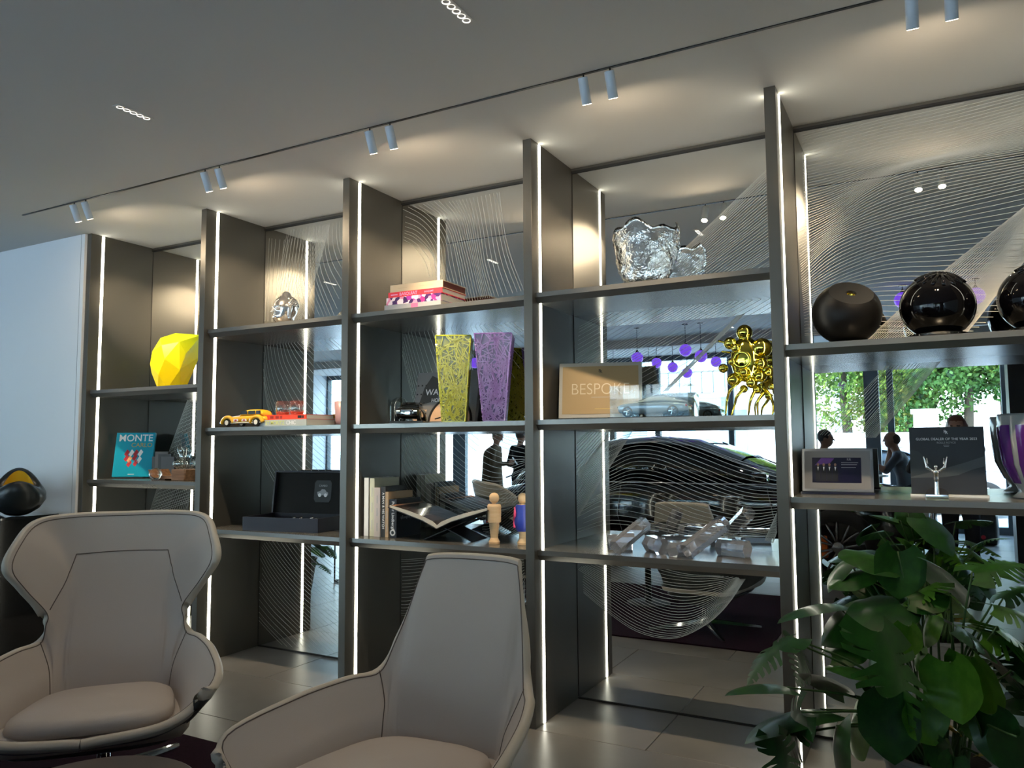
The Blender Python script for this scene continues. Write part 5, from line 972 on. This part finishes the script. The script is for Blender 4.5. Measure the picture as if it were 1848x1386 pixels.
# photographer, mirrored between the plaque and the vase
person('standing person with copper brown hair in dark top and jeans holding up a phone', (6.13, -4.03, 0), R(180), [m_skin, M('charcoal_top', (.02, .022, .026), .8), m_jeans, m_dshoe],
       ((.04, -.12, 1.22), (.185, -.225, 1.42), (.3, -.25, 1), (.6, -.6, 0)), ((.42, -.06, 1.22), (.345, -.225, 1.42), (-.3, -.25, 1), (-.6, -.6, 0)), (.12, -1, -.1), 0.03, hair=M('copper_hair', (.16, .055, .022), .45), hair_kind='long', curl=(.55, .55))
t = thing('phone', 'slim black phone held up by the copper-haired person', 'phone', (5.868, -3.762, 1.475), 0)
box('body', -.038, .038, -.004, .004, -.078, .078, m_black, t, .003); box('lens', -.03, -.004, .004, .006, .045, .07, m_blackglass, t)
# two people at the high table
t = thing('high_table', 'round high table with a white top beyond the black car', 'table', (5.13, -6.62, 0))
link('table_top', lathe_me([(0, 1.03), (.26, 1.03), (.27, 1.04), (.26, 1.05), (0, 1.05)], 40, cap=False), m_white, t); link('stem', lathe_me([(.24, 0), (.24, .012), (.03, .03), (.03, 1.03)], 24), m_chrome, t)
t = thing('tablet', 'dark tablet lying on the high table', 'tablet', (5.05, -6.52, 1.051), R(20)); box('slab', -.12, .12, -.085, .085, 0, .008, m_black, t, .003); box('screen', -.11, .11, -.075, .075, .008, .0086, M('blue_screen', (.1, .3, .45), .2), t)
for x, y, rz, lb in ((4.54, -6.55, 0, 'before the man seen in profile'), (5.62, -6.62, 0, 'under the bald man')):
    t = thing('bar_stool', 'slim black bar stool at the high table, ' + lb, 'stool', (x, y, 0), 0, 'bar stools at the high table'); link('seat', lathe_me([(0, .67), (.17, .67), (.18, .685), (.17, .70), (0, .70)], 28, cap=False), m_black, t); link('stem', lathe_me([(.19, 0), (.19, .012), (.025, .03), (.025, .67)], 24), m_chrome, t); link('foot_ring', tube_me([(.14 * math.cos(a), .14 * math.sin(a), .28) for a in [2 * math.pi * k / 20 for k in range(20)]], .01, 6, closed=True), m_chrome, t)
m_teeg = M('grey_tee', (.10, .12, .14), .8)
person('seated man in a dark shirt seen in profile beyond the photo frame', (4.54, -6.55, 0), R(90), [m_skin2, M('dark_shirt', (.03, .035, .04), .8), m_jeans, m_dshoe], ((-.26, -.05, 1.22), (-.18, -.28, 1.12), (.2, -1, -.1), (.6, 0, -1)), ((.26, -.05, 1.22), (.16, -.28, 1.12), (-.2, -1, -.1), (-.6, 0, -1)), (0, -1, -.05), .12, seated=.86, hair=M('dark_hair', (.015, .012, .01), .5))
person('seated bald man in a grey tee with one fist raised to his chin', (5.62, -6.62, 0), R(-90), [m_skin2, m_teeg, m_jeans, m_dshoe], ((-.27, -.24, 1.12), (-.12, -.52, 1.26), (.1, -.5, .8), (.6, -.5, .3)), ((.24, -.26, 1.12), (.06, -.20, 1.36), (-.2, .05, 1), (-.3, .9, .1)), (0, -1, -.05), .22, seated=.84, hair=M('stubble_hair', (.06, .04, .03), .7), hair_kind='none', sleeve='short', curl=(1.3, 1.3))
# standing couple behind the car's tail
person('standing woman in a long brown cardigan looking down at a phone', (-.5, -6.3, 0), R(75), [m_skin, M('brown_cardigan', (.13, .095, .058), .9, bump=.2, bscale=120), M('brown_trousers', (.05, .04, .03), .9), m_dshoe], ((-.25, -.06, 1.16), (-.08, -.28, 1.18), (.5, -1, .1), (.6, .2, .6)), ((.25, -.06, 1.16), (.08, -.28, 1.18), (-.5, -1, .1), (-.6, .2, .6)), (0, -1, -.7), .10, skirt=.55, hair=M('grey_blond_hair', (.22, .17, .11), .5))
t = thing('phone', 'white phone in the hands of the woman in the brown cardigan', 'phone', (-.13, -6.39, 1.22), R(75)); t.rotation_euler = (R(-35), 0, R(75)); box('body', -.036, .036, -.005, .005, -.07, .07, m_white, t, .003)
person('standing man in a black top beside the woman in the cardigan', (-.36, -7.0, 0), R(20), [m_skin, M('black_top', (.008, .009, .012), .85), m_jeans, m_dshoe], ((-.27, .02, 1.15), (-.2, -.2, 1.05), (.3, -1, .2), (.6, 0, .6)), ((.27, .02, 1.15), (.24, -.05, .92), (0, -.3, -1), (-1, 0, 0)), (-.2, -1, -.15), .02, hair=M('brown_hair', (.05, .03, .02), .5), hscale=1.0)
t = thing('backpack', 'black backpack with a small round red badge on the floor by the windows', 'backpack', (6.55, -8.3, 0), R(15)); link('bag', mods(box_me(-.17, .17, -.1, .1, 0, .46, .05), 2), m_black, t, smooth=True); link('badge', xf(lathe_me([(0, .102), (.03, .1), (.03, .09)], 20, cap=False), Matrix.Rotation(R(-90), 4, 'X') ), m_pr, t, (0, 0.02, .12)); link('strap', tube_me(catmull([(-.08, -.1, .44), (0, -.13, .54), (.08, -.1, .44)], 5), .014, 6), m_black, t)
# small black wire stand and second plant, seen low in the mirror
t = thing('side_table', 'slim black wire side table beside the wing chair', 'table', (.3, -1.86, 0), R(28))
for x in (-.2, .2):
    for y in (-.16, .16): link('leg', tube_me([(x, y, 0), (x, y, .52)], .009, 6), m_black, t)
    link('rail', tube_me([(x, -.16, .012), (x, .16, .012)], .008, 6), m_black, t)
for y in (-.16, .16): link('rail', tube_me([(-.2, y, .012), (.2, y, .012)], .008, 6), m_black, t)
box('top', -.21, .21, -.17, .17, .52, .535, m_black, t, .002)
rl = random.Random(11); L2 = [(.52, -1.03, .34, .17, 1, -100, -10, 10)]
for k in range(16):
    a = rl.uniform(0, 6.28); q = rl.uniform(.12, .34); L2.append((.12 + q * math.cos(a), -1.22 + q * math.sin(a), .42 + rl.uniform(0, .4), rl.uniform(.14, .24), rl.choice((0, 1, 2, 5)), math.degrees(a) - 90, rl.uniform(-35, 5), rl.uniform(-20, 20)))
plant('second monstera in a pale pot left of the wing chair', (.12, -1.22, 0), .16, .34, L2)

# ------------------------------------------------------------------ outside the windows
g = box('ground_outside', -60, 60, -90, -9.95, -.2, -.06, M('paving_pale', (.42, .42, .41), .9, var=(.48, .48, .46), vscale=3)); tag(g, 'pale paving outside the windows', kind='structure')
t = thing('white_building', 'bright white apartment block across the street', 'building', (-4.0, -30, -.06))
m_bw = M('render_white', (.80, .80, .78), .9)
box('block', -16, 6.5, -8, 0, 0, 12, m_bw, t)
for i in range(9):
    for j in range(3):
        w_ = box('window', -14.4 + 2.3 * i, -13.2 + 2.3 * i, 0, .04, 1.2 + 3.6 * j, 3.0 + 3.6 * j, M('blue_window', (.25, .38, .46), .15), t); box('window_frame', -14.5 + 2.3 * i, -13.1 + 2.3 * i, 0, .06, 1.1 + 3.6 * j, 1.2 + 3.6 * j, m_bw, w_)
for j in (1, 2): 
    bl = box('balcony', -15, 5.5, 0, 1.2, 3.55 * j, 3.55 * j + .18, m_bw, t)
    for i in range(40): box('baluster', -14.8 + .5 * i, -14.75 + .5 * i, 1.1, 1.15, 3.55 * j + .18, 3.55 * j + 1.1, m_alu, bl)
    box('handrail', -15, 5.5, 1.08, 1.17, 3.55 * j + 1.1, 3.55 * j + 1.16, m_alu, bl)
w = box('garden_wall', 1.5, 14, -19.3, -19, -.06, 1.75, m_bw); tag(w, 'low white garden wall below the trees', 'wall')
t = thing('gate_post', 'white plastered gate post standing above the garden wall', 'gate post', (5.86, -18.8, -.06)); box('post', -.3, .3, -.15, .3, 0, 2.3, m_bw, t); box('cap', -.36, .36, -.2, .36, 2.3, 2.42, m_bw, t)
m_tl = [M('tree_leaf_%d' % i, c, .6, var=v, vscale=.8) for i, (c, v) in enumerate((((.05, .13, .012), (.16, .21, .02)), ((.10, .17, .02), (.28, .24, .03)), ((.03, .10, .015), (.09, .17, .02))))]
def crown(seed, n, mat):
    rnd = random.Random(seed); V = []; F = []
    blobs = [(Vector((rnd.uniform(-1.3, 1.3), rnd.uniform(-1, 1), rnd.uniform(.8, 4.6))), rnd.uniform(.7, 1.2)) for _ in range(14)]
    for k in range(n):
        c, r_ = rnd.choice(blobs); d = Vector((rnd.gauss(0, 1), rnd.gauss(0, 1), rnd.gauss(0, 1))).normalized(); p = c + d * r_ * rnd.uniform(.6, 1.05)
        a = Vector((rnd.gauss(0, 1), rnd.gauss(0, 1), rnd.gauss(0, 1))).normalized(); b = a.orthogonal().normalized(); s = rnd.uniform(.045, .085); i = len(V)
        V += [p - a * s, p + b * s * .55, p + a * s, p - b * s * .55]; F.append((i, i + 1, i + 2, i + 3))
    me = pyd(V, F); me.materials.append(mat); return me
crowns = [crown(s, 15000, m_tl[s % 3]) for s in range(3)]
trunk = tube_me([(0, 0, 0), (.05, .02, 1.2), (-.05, 0, 2.6), (.1, .05, 4.2)], [.16, .13, .1, .05], 10); trunk.materials.append(M('bark', (.09, .065, .045), .9))
for k, (x, y, s, r_, lb) in enumerate(((3.6, -22, 1.25, 0, 'yellowish tree at the white post side'), (5.3, -23.5, 1.3, 1.3, 'dense green tree behind the gate post'), (7.0, -22, 1.15, 2.2, 'light green tree by the black column'), (8.8, -22.5, 1.25, 3.1, 'tree hidden by the black column'), (4.6, -26, 1.5, 4.4, 'tall tree behind the yellowish one'), (8.4, -28, 1.6, 5.2, 'tall tree behind the light green one'))):
    t = thing('garden_tree', 'leafy garden tree beyond the window, ' + lb, 'tree', (x, y, -.06), r_, 'garden trees'); t.scale = (s, s, s)
    o = link('crown', crowns[k % 3], None, t, (0, 0, .9)); tag(o, kind='stuff'); link('trunk', trunk, None, t, smooth=True)
for x, y, rz, c, lb in ((5.3, -14.5, 4, (.55, .60, .65), 'white car parked outside behind the seated men'), (11.2, -13.2, 176, (.06, .13, .2), 'blue car parked outside near the black column')):
    t = thing('parked_car', lb, 'car', (x, y, -.06), R(rz)); car(t, .92, M('paint_' + lb.split()[0], c, .2, .2, coat=.8), m_blackglass, m_alu, m_chrome, m_tyre, m_white, False)
